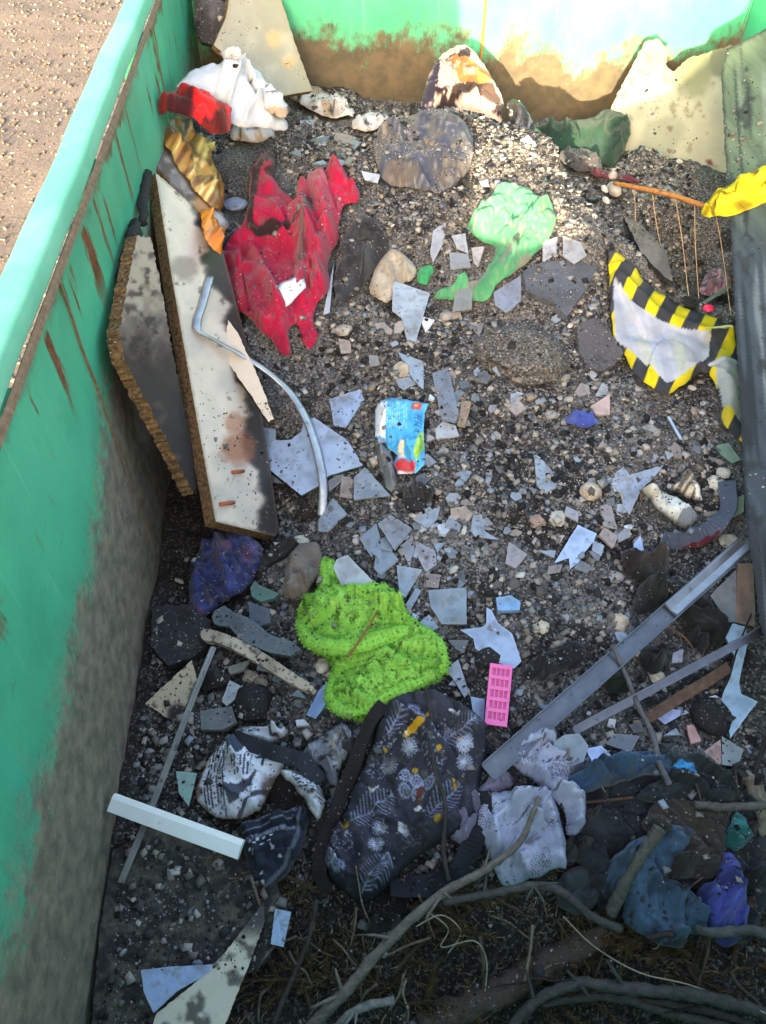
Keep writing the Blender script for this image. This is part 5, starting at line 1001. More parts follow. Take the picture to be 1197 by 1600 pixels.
# white skirting, rod, batten, board pieces
sk = bar('white_skirting', A(176,1254,.462), A(378,1328,.47), [(-.019, 0), (.017, 0), (.019, .004), (.018, .010), (-.008, .013), (-.016, .011), (-.019, .005)], M['white_plastic'], None, up=(0, -.35, 1), nseg=6, bend=lambda t: .003*math.sin(t*3.1)); reg(sk, 'white plastic skirting length sticking out toward the green wall', 'skirting')
rd = bar('metal_rod', A(334,1012,.47), A(190,1380,.415), [(-.007, 0), (.007, 0), (.007, .003), (.003, .003), (.003, .007), (-.003, .007), (-.003, .003), (-.007, .003)], M['metal'], None, (148, 144, 142), up=(0, 0, 1), nseg=10, bend=lambda t: .004*math.sin(t*7)); reg(rd, 'thin straight metal rod crossing under the white skirting', 'rod')
bt = sheet('cream_batten', [(314,982),(342,986),(380,1002),(420,1024),(456,1050),(492,1072),(484,1082),(450,1066),(412,1042),(372,1018),(336,1002),(314,1000)], heap_map(.050), 5, .018, lambda p: (p.blend(np.ones(len(p.x)), (176, 164, 146)), p.noise(20, .5, .7, (140, 126, 110), .7, 3), p.noise(8, .66, .72, (60, 50, 44), .8, 6), p)[-1], None, M['board'], M['bark'], None, .6, False, 1); vcolset = reg(bt, 'curved cream wooden batten above the metal rod', 'batten')
slab('square_board_piece', [(227,1099),(262,1066),(300,1031),(308,1062),(296,1090),(278,1128),(262,1122)], (A(227,1099,.405), A(300,1031,.445), A(270,1125,.40)), .016, 'square cream board piece with burnt corner under the metal rod', 'board', lambda p: (p.blend(np.ones(len(p.x)), (178, 166, 142)), p.soft(278, 1118, 22, (40, 36, 34), .95), p.noise(12, .60, .68, (52, 46, 42), .8, 4), p)[-1], em='chip_dark', sp=4)
slab('cream_floor_board', [(236,1610),(244,1584),(300,1540),(350,1490),(392,1436),(412,1410),(414,1440),(392,1500),(360,1580),(344,1620)], (A(240,1600,.412), A(400,1430,.415), A(350,1600,.408)), .018, 'cream board with sooty stains under the blue slate at the front', 'board', lambda p: (p.blend(np.ones(len(p.x)), (188, 178, 160)), p.noise(26, .5, .64, (70, 64, 58), .85, 6), p.blend(sstep(1480, 1440, p.y), (66, 60, 54)), p)[-1], em='chip_dark', sp=4)
slab('dark_rusty_sheet', [(176,1330),(258,1280),(410,1330),(450,1420),(420,1500),(330,1560),(200,1610),(142,1610),(156,1450)], (A(200,1340,.388), A(370,1340,.392), A(300,1500,.384)), .006, 'dark grey mottled metal sheet lying by the wall under the skirting', 'metal sheet', lambda p: (p.blend(np.ones(len(p.x)), (50, 48, 47)), p.noise(22, .52, .62, (84, 78, 68), .8, 3), p.noise(7, .6, .7, (108, 100, 88), .5, 9), p)[-1], m='rust', em='char', sp=5, jit=1.)
slab('black_rubber_mat', [(238,948),(300,944),(330,970),(322,1010),(300,1028),(262,1040),(236,1010)], (A(240,950,.40), A(300,944,.40), A(262,1040,.41)), .02, 'black rubber block against the wall below the navy jumper', 'rubber', plain((44, 44, 46), (30, 30, 30)), m='cloth', em='char', sp=5)
slab('charred_timber_end', [(406,872),(430,852),(454,838),(462,848),(444,868),(414,886)], (A(406,872,.50), A(458,842,.54), A(414,886,.49)), .03, 'charred timber end beside the navy jumper', 'timber', (46, 42, 40), m='char', em='char', sp=4)
slab('dark_asphalt_slab', [(817,425),(836,412),(857,408),(890,404),(933,418),(916,453),(898,476),(885,495),(864,471),(840,462),(822,453)], (H(817,425,.022), H(933,418,.022), H(885,495,.018)), .02, 'dark blue grey asphalt slab below the green shirt', 'slab', plain((82, 88, 98), (66, 70, 78)), m='stone', em='stone', sp=4, jit=1.6)
slab('dark_asphalt_slab', [(902,509),(930,495),(947,512),(975,551),(960,570),(940,580),(915,574),(904,544)], (H(902,509,.02), H(960,520,.022), H(925,575,.016)), .02, 'charcoal asphalt slab beside the hazard banner', 'slab', plain((80, 78, 82), (58, 56, 60)), m='stone', em='stone', sp=4, jit=1.6)
slab('tilted_dusty_board', [(975,338),(1000,348),(1040,392),(1052,440),(1036,430),(1000,392)], (H(975,338,.03), H(1045,400,.06), H(1036,430,.05)), .014, 'dusty grey board tilted over the dark hollow', 'board', plain((112, 106, 100), (84, 80, 76)), m='stone', em='char', sp=4, jit=1.2)

# lumps
def lump_at(name, px, py, r, label, cat, col, m='stone', sub=3, flat=.7, amp=.22, seed=0, up=.3, asp=1.):
    c = H(px, py); R_ = r*np.linalg.norm(c-CP)/1232.; o = lump(name, c+np.array([0, 0, R_*flat*up]), (R_, R_*asp, R_*flat), col, M[m], sub, amp, 2.2, seed, None, False, seed*.7); reg(o, label, cat); return o
lump_at('soil_clod', 812, 552, 72, 'big round clod of caked soil and grit in mid heap', 'clod', (92, 86, 78), 'rubble', 3, .34, .42, 3, .1, .85)
lump_at('charred_lump', 396, 1102, 30, 'coal black charred lump in the dark by the tile', 'lump', (34, 34, 36), 'char', 3, .7, .25, 5)
lump_at('charred_round_lump', 1108, 1124, 28, 'round charred lump with flat top on the pink tile', 'lump', (40, 38, 38), 'char', 3, .6, .15, 7, .6)
lump_at('charcoal_chunk', 762, 1030, 20, 'black charcoal chunk beside the narrow necked glass', 'charcoal', (32, 32, 32), 'char', 2, .6, .25, 9)
lump_at('charcoal_chunk', 650, 790, 17, 'black charcoal chunk above the triangular slate', 'charcoal', (40, 40, 46), 'char', 2, .5, .3, 11)
lump_at('tan_stone', 922, 770, 17, 'rounded tan stone in the gravel above the toothed blue shard', 'stone', (176, 160, 142), 'stone', 2, .7, .2, 13)
lump_at('white_stone', 480, 950, 0.1, 'x', 'stone', (1, 1, 1)) if False else None
for q, (x, y, r_, c, lb) in enumerate([(870, 811, 14, (168, 162, 152), 'angular cream stone left of the tan stone'), (838, 814, 13, (140, 120, 108), 'brown stone beside the angular cream stone'), (537, 516, 13, (150, 144, 132), 'oval grey stone right of the crimson fleece sleeve'), (628, 578, 15, (166, 154, 136), 'oval tan pebble above the blue crisp packet'), (470, 850, 16, (182, 176, 160), 'crumbly cream mortar chunk by the worktop end'), (505, 1041, 12, (172, 164, 150), 'oval cream pebble left of the lime towel'), (392, 1058, 13, (140, 130, 116), 'tan stone under the cream batten'), (408, 1066, 11, (132, 122, 110), 'round tan stone beside another under the cream batten'), (966, 972, 16, (170, 156, 138), 'rough tan stone above the steel rail'), (844, 980, 14, (178, 168, 150), 'cream stone by the black sock'), (992, 1018, 10, (160, 148, 132), 'tan stone below the steel rail'), (1026, 1058, 11, (184, 172, 150), 'yellowish stone between the two rails'), (1116, 754, 14, (190, 184, 174), 'pale flat stone behind the hose'), (1130, 740, 10, (186, 182, 176), 'pale stone beside the pale flat one'), (1096, 838, 14, (170, 160, 144), 'tan stone inside the hose curve'), (1140, 846, 14, (166, 156, 140), 'tan stone at the top end of the steel rail'), (340, 366, 0, 0, '')]):
    if r_: lump_at('stone', x, y, r_, lb, 'stone', c, 'stone', 2, .55, .42, 20+q, .1)
lb_ = lump_at('blue_slate_pebble', 368, 321, 17, 'flat blue slate pebble left of the crimson fleece', 'pebble', (128, 140, 164), 'slate', 2, .35, .18, 41)

# bed spring frame
bs = empty('bed_spring_frame', H(1040, 320)); reg(bs, 'rusty orange bed spring bar with thin wires hanging over the hollow', 'bed frame')
br0, br1 = H(960, 286, .05), A(1142, 336, .80); bmid = br0*.5+br1*.5+np.array([0, 0, .012])
tube('bar', [br0, br0*.7+bmid*.3, bmid, br1*.7+bmid*.3, br1], [.007, .0085, .009, .0085, .008], M['rust'], bs, 8, (160, 110, 62), .08, 2, 5)
for i, (t, ex, ey, dz_) in enumerate(((.18, 993, 356, .01), (.36, 1036, 402, .02), (.56, 1076, 462, .03), (.72, 1092, 466, .03), (.88, 1142, 492, .05))):
    a = br0*(1-t)+br1*t; b = H(ex, ey, dz_); tube('hanging_wire', [a, a*.6+b*.4+np.array([.004*(-1)**i, 0, .0]), b], [.0016, .0015, .0014], M['rust'], bs, 5, (178, 150, 112), 0, i, 4)
pt = lump_at('pink_bead', 1106, 484, 8, 'bright pink plastic bead above the hazard banner', 'bead', (226, 52, 96), 'plastic', 2, .8, .1, 3)
ss = bar('steel_strip', H(1100,474,.03), H(1140,448,.05), [(-.006, 0), (.006, 0), (.006, .003), (-.006, .003)], M['metal'], None, (170, 180, 180)); reg(ss, 'short bright steel strip in front of the tweed cloth', 'metal strip')
ss = bar('aluminium_strip', H(888+156,652,.01), H(1064,688,.01), [(-.004, 0), (.004, 0), (.004, .003), (-.004, .003)], M['metal'], None, (170, 176, 190)); reg(ss, 'short aluminium strip on the gravel below the hazard banner', 'metal strip')

# ------------------------------------------------------------------ branches at the front
def branch(pts, r0, r1, label, col=(104, 98, 92), parent=None, name='branch', seed=0, twigs=0, cat='branch'):
    P = [H(x, y, o)+np.array([.006*math.sin(i*2.3+seed), .006*math.cos(i*1.7+seed), .004*math.sin(i*3.1)]) for i, (x, y, o) in enumerate(pts)]; R = np.linspace(r0, r1, len(P))*.72
    if parent is None and twigs:
        root = empty(name, P[0]); reg(root, label, cat); stem = tube('stem', P, R, M['bark'], root, 10, col, .22, seed, 8)
        rg = random.Random(seed)
        for k in range(twigs):
            i = rg.randint(1, len(P)-2); d = np.array([rg.uniform(-1, 1), rg.uniform(-1, 1), rg.uniform(.0, .6)]); d /= np.linalg.norm(d); l_ = rg.uniform(.03, .07)
            tube('side_twig', [P[i], P[i]+d*l_*.5+np.array([0, 0, .004]), P[i]+d*l_], [R[i]*.45, R[i]*.35, R[i]*.2], M['bark'], stem, 6, col, .12, k, 3)
        return root
    o = tube(name, P, R, M['bark'], parent, 10, col, .22, seed, 8)
    if parent is None: reg(o, label, cat)
    return o
branch([(478,1606,.10),(540,1548,.12),(610,1470,.13),(690,1400,.13),(760,1356,.11),(806,1316,.09),(832,1280,.10),(846,1246,.085)], .016, .006, 'long grey forked branch running up onto the lace tablecloth', (104, 96, 88), seed=2, twigs=7)
branch([(690,1404,.12),(760,1398,.11),(830,1390,.11),(878,1392,.11),(924,1426,.11),(966,1456,.11)], .011, .012, 'smooth grey branch curving below the lace tablecloth', (72, 70, 66), seed=3, twigs=4)
branch([(800,1606,.06),(836,1572,.07),(900,1540,.09),(980,1540,.10),(1070,1552,.10),(1150,1576,.09),(1215,1590,.08)], .014, .018, 'thick grey green branch at the front edge', (70, 68, 64), seed=4, twigs=4)
branch([(850,1570,.05),(950,1564,.06),(1050,1582,.06),(1140,1600,.06)], .010, .012, 'second grey green branch under the thick front one', (76, 72, 66), seed=5)
branch([(940,1556,.04),(1040,1566,.05),(1120,1590,.05),(1180,1606,.05)], .009, .010, 'third thin branch between the two front ones', (70, 66, 60), seed=15)
branch([(660,1610,.0),(760,1560,.02),(860,1500,.02),(950,1460,.01)], .045, .036, 'thick brown log half buried under the front branches', (78, 66, 58), seed=6, name='log', cat='log')
branch([(954,1010,.085),(976,1050,.07),(1000,1100,.06),(1016,1150,.06),(1032,1190,.07),(1046,1222,.07)], .006, .010, 'grey crooked stick leaning across the two rails', (92, 90, 92), seed=7)
branch([(1080,1256,.09),(1130,1256,.09),(1215,1260,.08)], .011, .012, 'grey branch stub lying over the brown blanket', (84, 80, 74), seed=8)
branch([(1084,1446,.12),(1120,1456,.13),(1170,1460,.13),(1215,1466,.12)], .011, .015, 'bare branch across the hem of the violet shirt', (70, 70, 68), seed=9)
branch([(956,1424,.07),(984,1370,.11),(1012,1320,.12),(1034,1290,.12)], .018, .016, 'mossy grey branch beside the steel blue fabric', (88, 86, 78), seed=10)
branch([(880,1256,.03),(940,1256,.03),(990,1244,.03)], .006, .004, 'thin brown twig under the brown burnt blanket', (84, 64, 50), seed=11)
branch([(1016,1470,.09),(1040,1462,.10),(1056,1458,.1)], .007, .006, 'short dark stick poking over the steel blue fabric', (60, 52, 48), seed=12)
branch([(664,1080,.06),(674,1130,.065),(682,1190,.06),(692,1260,.055),(694,1330,.05),(704,1372,.05)], .005, .007, 'dark thin stem lying along the floral bag', (64, 58, 56), seed=13)
branch([(586,956,.07),(570,988,.07),(544,1028,.06)], .003, .004, 'short brown stick on the lime towel', (140, 100, 66), seed=14)
branch([(520,1610,.06),(560,1580,.07),(612,1568,.08)], .012, .010, 'cut pale branch stub at the front', (128, 124, 120), seed=16, twigs=2)
branch([(432,1600,.04),(452,1540,.05),(480,1470,.06),(500,1400,.05)], .008, .006, 'dark twig rising left of the long forked branch', (66, 60, 56), seed=17)
branch([(750,1600,.03),(752,1540,.04),(756,1490,.05),(750,1460,.05)], .007, .006, 'upright brown twig behind the forked branch', (86, 74, 62), seed=18)
branch([(820,1540,.05),(826,1480,.06),(836,1440,.06)], .005, .004, 'pale peeled twig below the charcoal felt', (132, 116, 98), seed=19)
branch([(1150,1260,.02),(1180,1200,.02),(1200,1150,.03)], .008, .007, 'dark stem by the timber plank end', (50, 46, 44), seed=20)
branch([(1130,1090,.02),(1148,1030,.03),(1172,960,.04)], .004, .003, 'thin dark twig beside the pink tile strip', (54, 48, 46), seed=23)
branch([(1046,940+40,.03),(1064,996,.035),(1086,1014,.03)], .003, .003, 'splinter of wood on the black olive rag', (110, 80, 70), seed=24)
for i, (pts, lb) in enumerate((([(880,1432,.06),(930,1480,.07),(1000,1520,.07),(1080,1540,.08),(1215,1590,.1)], 'long pale string trailing over the front branches'), ([(660,1420,.08),(700,1450,.07),(690,1480,.06),(740,1470,.07),(760,1500,.05),(758,1550,.05)], 'tangled thin root fibres below the forked branch'), ([(650,1448,.08),(690,1430,.08),(720,1456,.07),(700,1490,.06)], 'short curled fibre under the long forked branch'))):
    o = tube('string', [H(*q) for q in pts], .0016, M['string'], None, 5, (150, 140, 120), 0, i, 7); reg(o, lb, 'string')

# fir branches: a stem and its needles
def fir(px, py, ang, L_, label, seed):
    rg = np.random.RandomState(seed); c = H(px, py, .015); root = empty('fir_branch', c); reg(root, label, 'fir branch', 'dead fir branches at the front of the skip')
    d = np.array([math.cos(ang), math.sin(ang), .12]); d /= np.linalg.norm(d); pts = [c+d*L_*t+np.array([.02*math.sin(t*4+seed), .02*math.cos(t*3), 0]) for t in np.linspace(0, 1, 7)]
    stem = tube('stem', pts, np.linspace(.006, .002, 7), M['bark'], root, 6, (70, 58, 48), .1, seed, 3)
    V, F, C_ = [], [], []
    segs = [(np.array(pts[i]), np.array(pts[i+1])) for i in range(6)]
    for k in range(8):                          # side shoots
        i = rg.randint(1, 6); s = np.cross(d, [0, 0, 1]); s *= (1 if k % 2 else -1); e = np.array(pts[i])+(d*.6+s*.8+np.array([0, 0, rg.uniform(-.1, .3)]))*L_*rg.uniform(.2, .4)
        tube('side_shoot', [pts[i], (np.array(pts[i])+e)/2, e], [.003, .002, .0012], M['bark'], stem, 5, (70, 58, 48), .1, k, 2); segs += [(np.array(pts[i]), e)]*2
    for a, b in segs:
        t = (b-a)/(np.linalg.norm(b-a)+1e-9)
        for k in range(60):
            p = a+(b-a)*rg.random(); q = rg.normal(0, 1, 3); q -= t*(q@t); q /= np.linalg.norm(q); q = q*.85+t*.6; w_ = np.cross(q, t); w_ /= np.linalg.norm(w_)+1e-9; l_ = rg.uniform(.012, .022)
            i0 = len(V); V += [p-w_*.0008, p+w_*.0008, p+q*l_]; F.append((i0, i0+1, i0+2)); cc_ = np.array([60, 52, 36.])*rg.uniform(.6, 1.25)+np.array([14, 6, 0])*rg.random(); C_ += [cc_]*3
    n = mk('needles', V, F, M['needles'], root, False, None, S(np.clip(np.array(C_)*1.8, 0, 255))); n['kind'] = 'stuff'
rg = random.Random(5)
firs = [(480,1480,1.2),(540,1500,2.0),(600,1540,.6),(650,1500,1.7),(700,1580,2.4),(740,1500,.9),(800,1470,1.9),(840,1520,.4),(900,1590,1.1),(960,1590,2.2),(1040,1600,.8),(1100,1510,2.6),(1160,1520,1.4),(440,1560,.9),(470,1600,1.8),(580,1600,1.2),(640,1590,.2),(1000,1500,2.9),(880,1470,2.2),(1180,1440,1.8),(560,1450,.2),(420,1500,1.6),(520,1420,2.5),(660,1430,.4),(720,1440,2.2),(780,1430,.9),(620,1570,2.6),(860,1560,1.7),(1080,1560,.4),(1130,1580,2.0),(940,1510,.9),(680,1540,1.1),(500,1560,2.8),(780,1580,.1)]
for i, (x, y, a) in enumerate(firs): fir(x, y, a, rg.uniform(.16, .30), 'dead brown green fir branch under the bare branches at the front', i)

# thin dry twigs tangled over the front
rr = random.Random(31)
for k in range(74):
    x, y = rr.uniform(400, 1190), rr.uniform(1390, 1600); a = rr.uniform(0, 3.14); L_ = rr.uniform(30, 110)
    if k > 60: x, y, L_ = rr.uniform(860, 1180), rr.uniform(1180, 1400), rr.uniform(25, 60)
    pts = [(x+L_*t*math.cos(a)+rr.uniform(-5, 5), y+L_*t*math.sin(a)+rr.uniform(-5, 5)) for t in (-.5, -.15, .2, .5)]; c_ = rr.choice(((78, 66, 54), (96, 86, 74), (54, 46, 40), (112, 100, 84))); o_ = rr.uniform(.02, .08)
    o = tube('dry_twig', [H(q[0], q[1], o_+rr.uniform(-.012, .012)) for q in pts], np.array([1., .9, .7, .45])*rr.uniform(.0018, .0038), M['bark'], None, 6, c_, .15, k, 4); reg(o, 'thin dry twig tangled among the front branches', 'twig', 'thin dry twigs tangled at the front')
# charred wood crumbs and mortar lumps breaking up the gravel
for k in range(52):
    x, y = rr.uniform(430, 1120), rr.uniform(200, 1120); c = H(x, y); ii = int(round((c[0]-GX0)/GD)); jj = int(round((c[1]-GY0)/GD))
    if COVER[max(ii-2, 0):ii+3, max(jj-2, 0):jj+3].any(): continue
    dark = rr.random() < .5; r_ = rr.uniform(7, 15)
    lump_at('charred_crumb' if dark else 'mortar_chunk', x, y, r_, 'black charred crumb half sunk in the gravel' if dark else 'rough grey mortar chunk half sunk in the gravel', 'charcoal' if dark else 'mortar', (40, 39, 40) if dark else (136, 132, 126), 'char' if dark else 'stone', 2, .5, .45, k, .0, rr.uniform(.5, 1.))['group'] = 'charred crumbs in the gravel' if dark else 'mortar chunks in the gravel'

# ------------------------------------------------------------------ the rubble itself
def build_rubble():
    from_cover = COVER.copy()
    for _ in range(2):
        c = from_cover; from_cover = np.maximum.reduce([c, np.roll(c, 1, 0), np.roll(c, -1, 0), np.roll(c, 1, 1), np.roll(c, -1, 1)])
    k = 2; d = GD/k; X = np.arange(GX0+.022, GX0+GD*(GNX-1)-.001, d); Y = np.arange(GY0+.012, GY0+GD*(GNY-1)-.02, d)
    X = X[X < XR-.002]; Y = Y[Y < YB-.002]
    XX, YY = np.meshgrid(X, Y, indexing='ij'); Z = _lookup(HF, XX.ravel(), YY.ravel()).reshape(XX.shape); cv = _lookup(from_cover, XX.ravel(), YY.ravel()).reshape(XX.shape)
    r1 = fbm(XX*22, YY*22, 21, 3)-.5; r2 = fbm(XX*75, YY*75, 23, 2)-.5
    Z = Z+(.030*r1+.012*r2)*(1-.75*cv)-.012*cv
    F = []; ny = len(Y); I = np.arange(len(X)-1)[:, None]*ny+np.arange(ny-1)[None]; I = I.ravel()
    F = np.stack([I, I+ny, I+ny+1, I+1], 1)
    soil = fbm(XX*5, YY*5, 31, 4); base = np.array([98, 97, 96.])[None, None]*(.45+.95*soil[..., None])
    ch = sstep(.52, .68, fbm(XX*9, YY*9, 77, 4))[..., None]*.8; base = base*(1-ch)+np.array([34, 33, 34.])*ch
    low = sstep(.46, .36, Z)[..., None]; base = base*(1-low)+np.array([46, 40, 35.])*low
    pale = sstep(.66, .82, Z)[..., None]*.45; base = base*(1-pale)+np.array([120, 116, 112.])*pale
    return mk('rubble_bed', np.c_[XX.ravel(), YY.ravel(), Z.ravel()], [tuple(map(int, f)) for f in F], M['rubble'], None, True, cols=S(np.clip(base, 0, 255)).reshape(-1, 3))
rub = build_rubble(); rub['kind'] = 'structure'

# ------------------------------------------------------------------ loose stones and grit over everything
dg = bpy.context.evaluated_depsgraph_get(); dg.update()
bv_v, bv_f, off = [], [], 0
own = []
skipn = ('needles', 'terry_pile', 'ground')
for o in list(COL.objects):
    if o.type != 'MESH' or o.name.split('.')[0] in skipn or o.name.startswith(('concrete', 'outer_rib', 'hanging', 'string', 'stem', 'side_', 'branch')): continue
    me = o.data; co = np.empty(len(me.vertices)*3); me.vertices.foreach_get('co', co); bv_v.append(co.reshape(-1, 3))
    f = [tuple(i+off for i in p.vertices) for p in me.polygons]; bv_f += f; own += [o.name.split('.')[0]]*len(f); off += len(me.vertices)
BV = BVHTree.FromPolygons(np.concatenate(bv_v).tolist(), bv_f)
clean = {'white_shirt', 'bag_panel', 'glass_sheet_shard', 'slab', 'hazard_banner', 'yellow_sleeve', 'lower_fold', 'knotted_fold', 'printed_panel', 'side_panel', 'pale_glass_shard', 'broken_mirror_piece', 'crisp_packet', 'base_plate', 'cross_rib', 'long_rib', 'white_skirting', 'curved_metal_trim', 'channel', 'sliding_plate', 'pale_door_panel', 'leaning_chipboard', 'amber_plastic_wrap', 'top_rim', 'weld_bead', 'plastic_bottle_scrap', 'charred_timber_plank', 'blue_glass_shard', 'square_slate', 'dark_green_coat', 'side_wall', 'end_wall', 'bag_handle', 'violet_blue_shirt', 'steel_blue_fabric', 'plate_seam', 'body', 'head', 'paw', 'burnt_board', 'towel', 'red_rag', 'patterned_scarf', 'white_towel', 'orange_plastic_scrap', 'paper_sheet', 'flange', 'rusty_angle_bar', 'bar', 'screw_cap', 'wooden_dowel', 'metal_rod'}
PAL = np.array([(170,163,154),(150,145,138),(190,186,180),(130,128,126),(112,109,106),(92,90,90),(62,61,62),(44,43,44),(36,35,36),(138,126,112),(134,142,156),(166,156,142)], float)
PW = np.array([.11,.11,.05,.11,.10,.11,.11,.11,.08,.04,.05,.04]); PW /= PW.sum()
rg = np.random.RandomState(3)
def drop(n, dens, zmin=0.):
    out = []
    X = rg.uniform(XL+.03, XR-.3, n); Y = rg.uniform(.1, YB-.05, n)
    # keep what the heap shows: more grit where the ground noise says so
    k = fbm(X*4.5, Y*4.5, 41, 3)
    for x, y, q in zip(X, Y, k):
        h = BV.ray_cast(Vector((x, y, 1.24)), Vector((0, 0, -1)))
        if h[0] is None: continue
        nm = own[h[2]]
        if nm == 'rubble_bed':
            if h[0].z < .37 and rg.rand() < (.97 if y < .62 and x > -.3 else .75): continue
            if rg.rand() > .35+1.1*(q-.25): continue
        elif nm == 'dark_rusty_sheet':
            if rg.rand() > .35: continue
        elif nm in clean:
            if q < .60 or rg.rand() > .16*dens: continue
        elif q < .46 or rg.rand() > (.8 if nm.startswith('denim') else .12 if nm.startswith(('slate', 'glass', 'tile', 'blue', 'pink', 'green_glass', 'grey_')) else .32)*dens: continue
        if h[1].z < .25 and nm != 'rubble_bed': continue
        out.append((x, y, h[0].z, nm == 'rubble_bed'))
    return np.array(out)
OCT = np.array([(1,0,0),(-1,0,0),(0,1,0),(0,-1,0),(0,0,1),(0,0,-1)], float); OCTF = np.array([(0,2,4),(2,1,4),(1,3,4),(3,0,4),(2,0,5),(1,2,5),(3,1,5),(0,3,5)])
ICOF = np.array(ICO1[1])
BOX = np.array([(x, y, z) for x in (-.75, .75) for y in (-.75, .75) for z in (-.75, .75)]); BOXF = np.array([(0,1,3),(0,3,2),(4,6,7),(4,7,5),(0,4,5),(0,5,1),(2,3,7),(2,7,6),(0,2,6),(0,6,4),(1,5,7),(1,7,3)])
def grit(name, P, size, base, bf, palw=PW):
    n = len(P); nb = len(base); s = size(n)
    V = base[None]*(1+rg.uniform(-.32, .32, (n, nb, 1)))*(s[:, None]*np.c_[rg.uniform(.7, 1.35, n), rg.uniform(.7, 1.2, n), rg.uniform(.45, .8, n)])[:, None]
    a = rg.uniform(0, 6.28, n); ca, sa = np.cos(a)[:, None], np.sin(a)[:, None]
    tx = rg.normal(0, .35, (n, 1)); V = np.stack([V[..., 0]*ca-V[..., 1]*sa, V[..., 0]*sa+V[..., 1]*ca, V[..., 2]+V[..., 0]*tx], 2)
    V += P[:, None, :3]+np.array([0, 0, 1.])*(s*.22)[:, None, None]
    F = (bf[None]+(np.arange(n)*nb)[:, None, None]).reshape(-1, 3)
    c = PAL[rg.choice(len(PAL), n, p=palw)]*rg.uniform(.72, 1.02, (n, 1))
    me = bpy.data.meshes.new(name); me.vertices.add(n*nb); me.vertices.foreach_set('co', V.astype(np.float32).ravel())
    me.loops.add(len(F)*3); me.polygons.add(len(F)); me.loops.foreach_set('vertex_index', F.astype(np.int32).ravel()); me.polygons.foreach_set('loop_start', np.arange(0, len(F)*3, 3, dtype=np.int32)); me.update(calc_edges=True); me.validate()
    at_ = me.attributes.new('Col', 'FLOAT_COLOR', 'POINT'); at_.data.foreach_set('color', np.c_[np.repeat(S(np.clip(c, 0, 255)), nb, 0), np.ones(n*nb)].astype(np.float32).ravel())
    me.materials.append(M['grain']); o = bpy.data.objects.new(name, me); COL.objects.link(o); return o
P = drop(170000, 1.); o = grit('fine_grit', P, lambda n: .0014+.0026*rg.rand(n)**2.4, OCT, OCTF); reg(o, 'fine pale and black grit strewn over the whole heap', 'grit', kind='stuff')
P = drop(62000, .14); o = grit('small_rubble', P, lambda n: .0028+.0085*rg.rand(n)**3, BOX, BOXF); reg(o, 'small broken stones and mortar crumbs covering the heap', 'rubble', kind='stuff')
# the bigger stones one by one
protos = []
for k in range(14):
    v, f = ICO1 if k % 3 else ICO2
    q = v*(1+.28*(np.random.RandomState(k).rand(len(v), 1)-.5)*2*(1 if k % 3 else .55))*np.array([1., .65+.05*(k % 6), .42+.04*(k % 5)])
    me = bpy.data.meshes.new('stone'); me.from_pydata(q.tolist(), [], f); me.materials.append(M['pebble%d' % (k % 7)] if 'pebble0' in M else M['stone']); protos.append(me)
pc = [(172,165,155),(156,150,142),(134,131,127),(118,109,102),(98,96,95),(66,64,64),(186,181,174)]
for k in range(7): M['pebble%d' % k] = mat('pebble_%d' % k, pc[k], .92, (120, .25), (160, .6), spec=.25)
for k, me in enumerate(protos): me.materials[0] = M['pebble%d' % (k % 7)]
big = drop(3000, .08); big = big[big[:, 3] > 0]
names = {0: 'cream', 1: 'beige', 2: 'grey', 3: 'brown', 4: 'dark grey', 5: 'black', 6: 'off white'}
cnt_ = 0
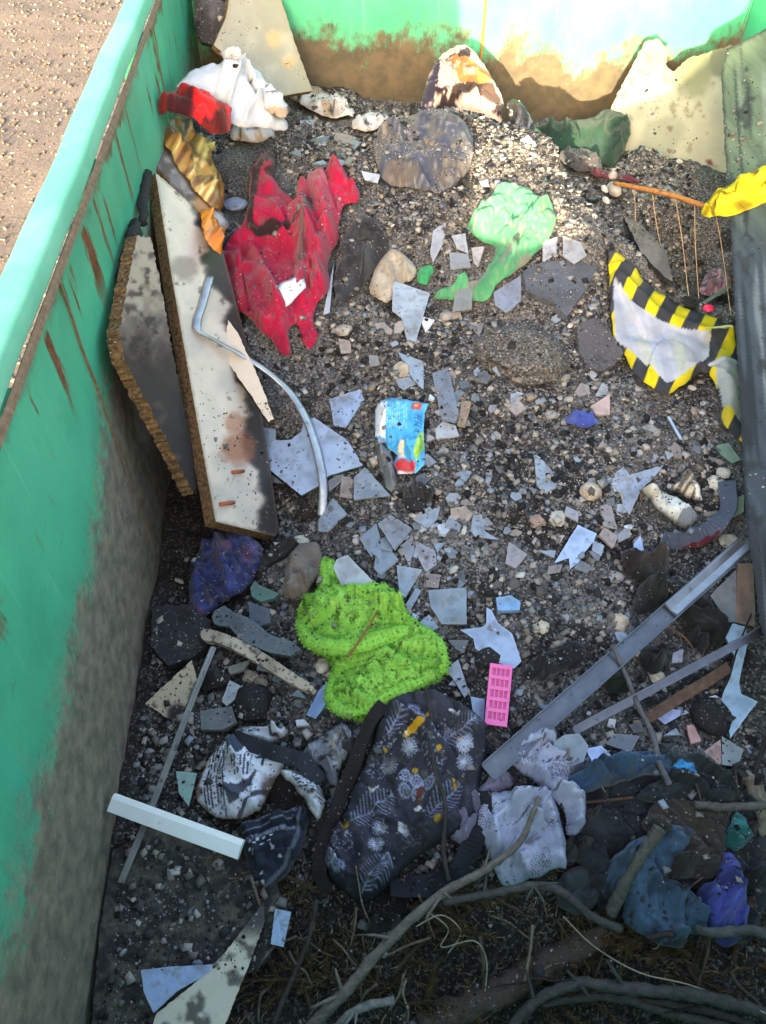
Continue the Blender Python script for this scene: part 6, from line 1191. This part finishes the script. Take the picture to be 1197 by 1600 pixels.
for x, y, z, _r in big:
    p3 = np.array([x, y, z])-CP; zz = p3@_fw; u = 598.5+1232*(p3@_rt)/zz; v = 800-1232*(p3@_up)/zz
    if not (200 < u < 1180 and 150 < v < 1330) or cnt_ >= 270: continue
    if v > 1080 and rg.rand() < .5: continue
    k = rg.randint(0, 14); r_ = .0062+.0095*rg.rand()**2.4
    o = bpy.data.objects.new('loose_stone', protos[k]); COL.objects.link(o); o.location = (x, y, z+r_*.18); o.scale = (r_, r_, r_); o.rotation_euler = (rg.uniform(-.4, .4), rg.uniform(-.4, .4), rg.uniform(0, 6.28))
    reg(o, 'loose %s stone on the rubble bed' % names[k % 7], 'stone', 'loose %s stones on the rubble' % names[k % 7]); cnt_ += 1
# gravel of the yard
n = 15000; X = rg.uniform(-3.4, -.75, n); Y = rg.uniform(2.2, 8.6, n); ix = np.interp(X, xs, np.arange(len(xs))).astype(int).clip(0, len(xs)-2); iy = np.interp(Y, ys, np.arange(len(ys))).astype(int).clip(0, ny-2)
Pg = np.c_[X, Y, ZZ[ix, iy], np.ones(n)]
PAL = np.array([(128,116,104),(114,103,92),(146,136,126),(100,90,80),(84,77,71)], float)
o = grit('yard_gravel', Pg, lambda n: .003+.013*rg.rand(n)**5, ICO1[0], ICOF, np.array([.3,.3,.15,.15,.1])); reg(o, 'sunlit sandy gravel of the yard outside the skip', 'gravel', kind='stuff')

# fallen needles and bark bits on the floor at the front
n = 9000; X = rg.uniform(-.30, 1.45, n); Y = rg.uniform(.1, .72, n); Zf = hf(X, Y); k = Zf < .40; X, Y, Zf = X[k], Y[k], Zf[k]; n = len(X)
a = rg.uniform(0, 6.28, n); L_ = rg.uniform(.008, .024, n); dx, dy = np.cos(a)*L_, np.sin(a)*L_; wx, wy = -np.sin(a)*.0011, np.cos(a)*.0011; z0 = Zf+rg.uniform(.004, .022, n); z1 = z0+rg.normal(0, .005, n)
V = np.stack([np.c_[X-wx, Y-wy, z0], np.c_[X+wx, Y+wy, z0], np.c_[X+dx, Y+dy, z1]], 1).reshape(-1, 3)
c = np.repeat(np.array([(96, 82, 58), (70, 60, 46), (58, 56, 40), (120, 106, 84)], float)[rg.randint(0, 4, n)], 3, 0)
o = mk('fallen_needles', V, [(3*i, 3*i+1, 3*i+2) for i in range(n)], M['needles'], None, False, None, S(c)); reg(o, 'litter of fallen fir needles on the floor at the front', 'needles', kind='stuff')
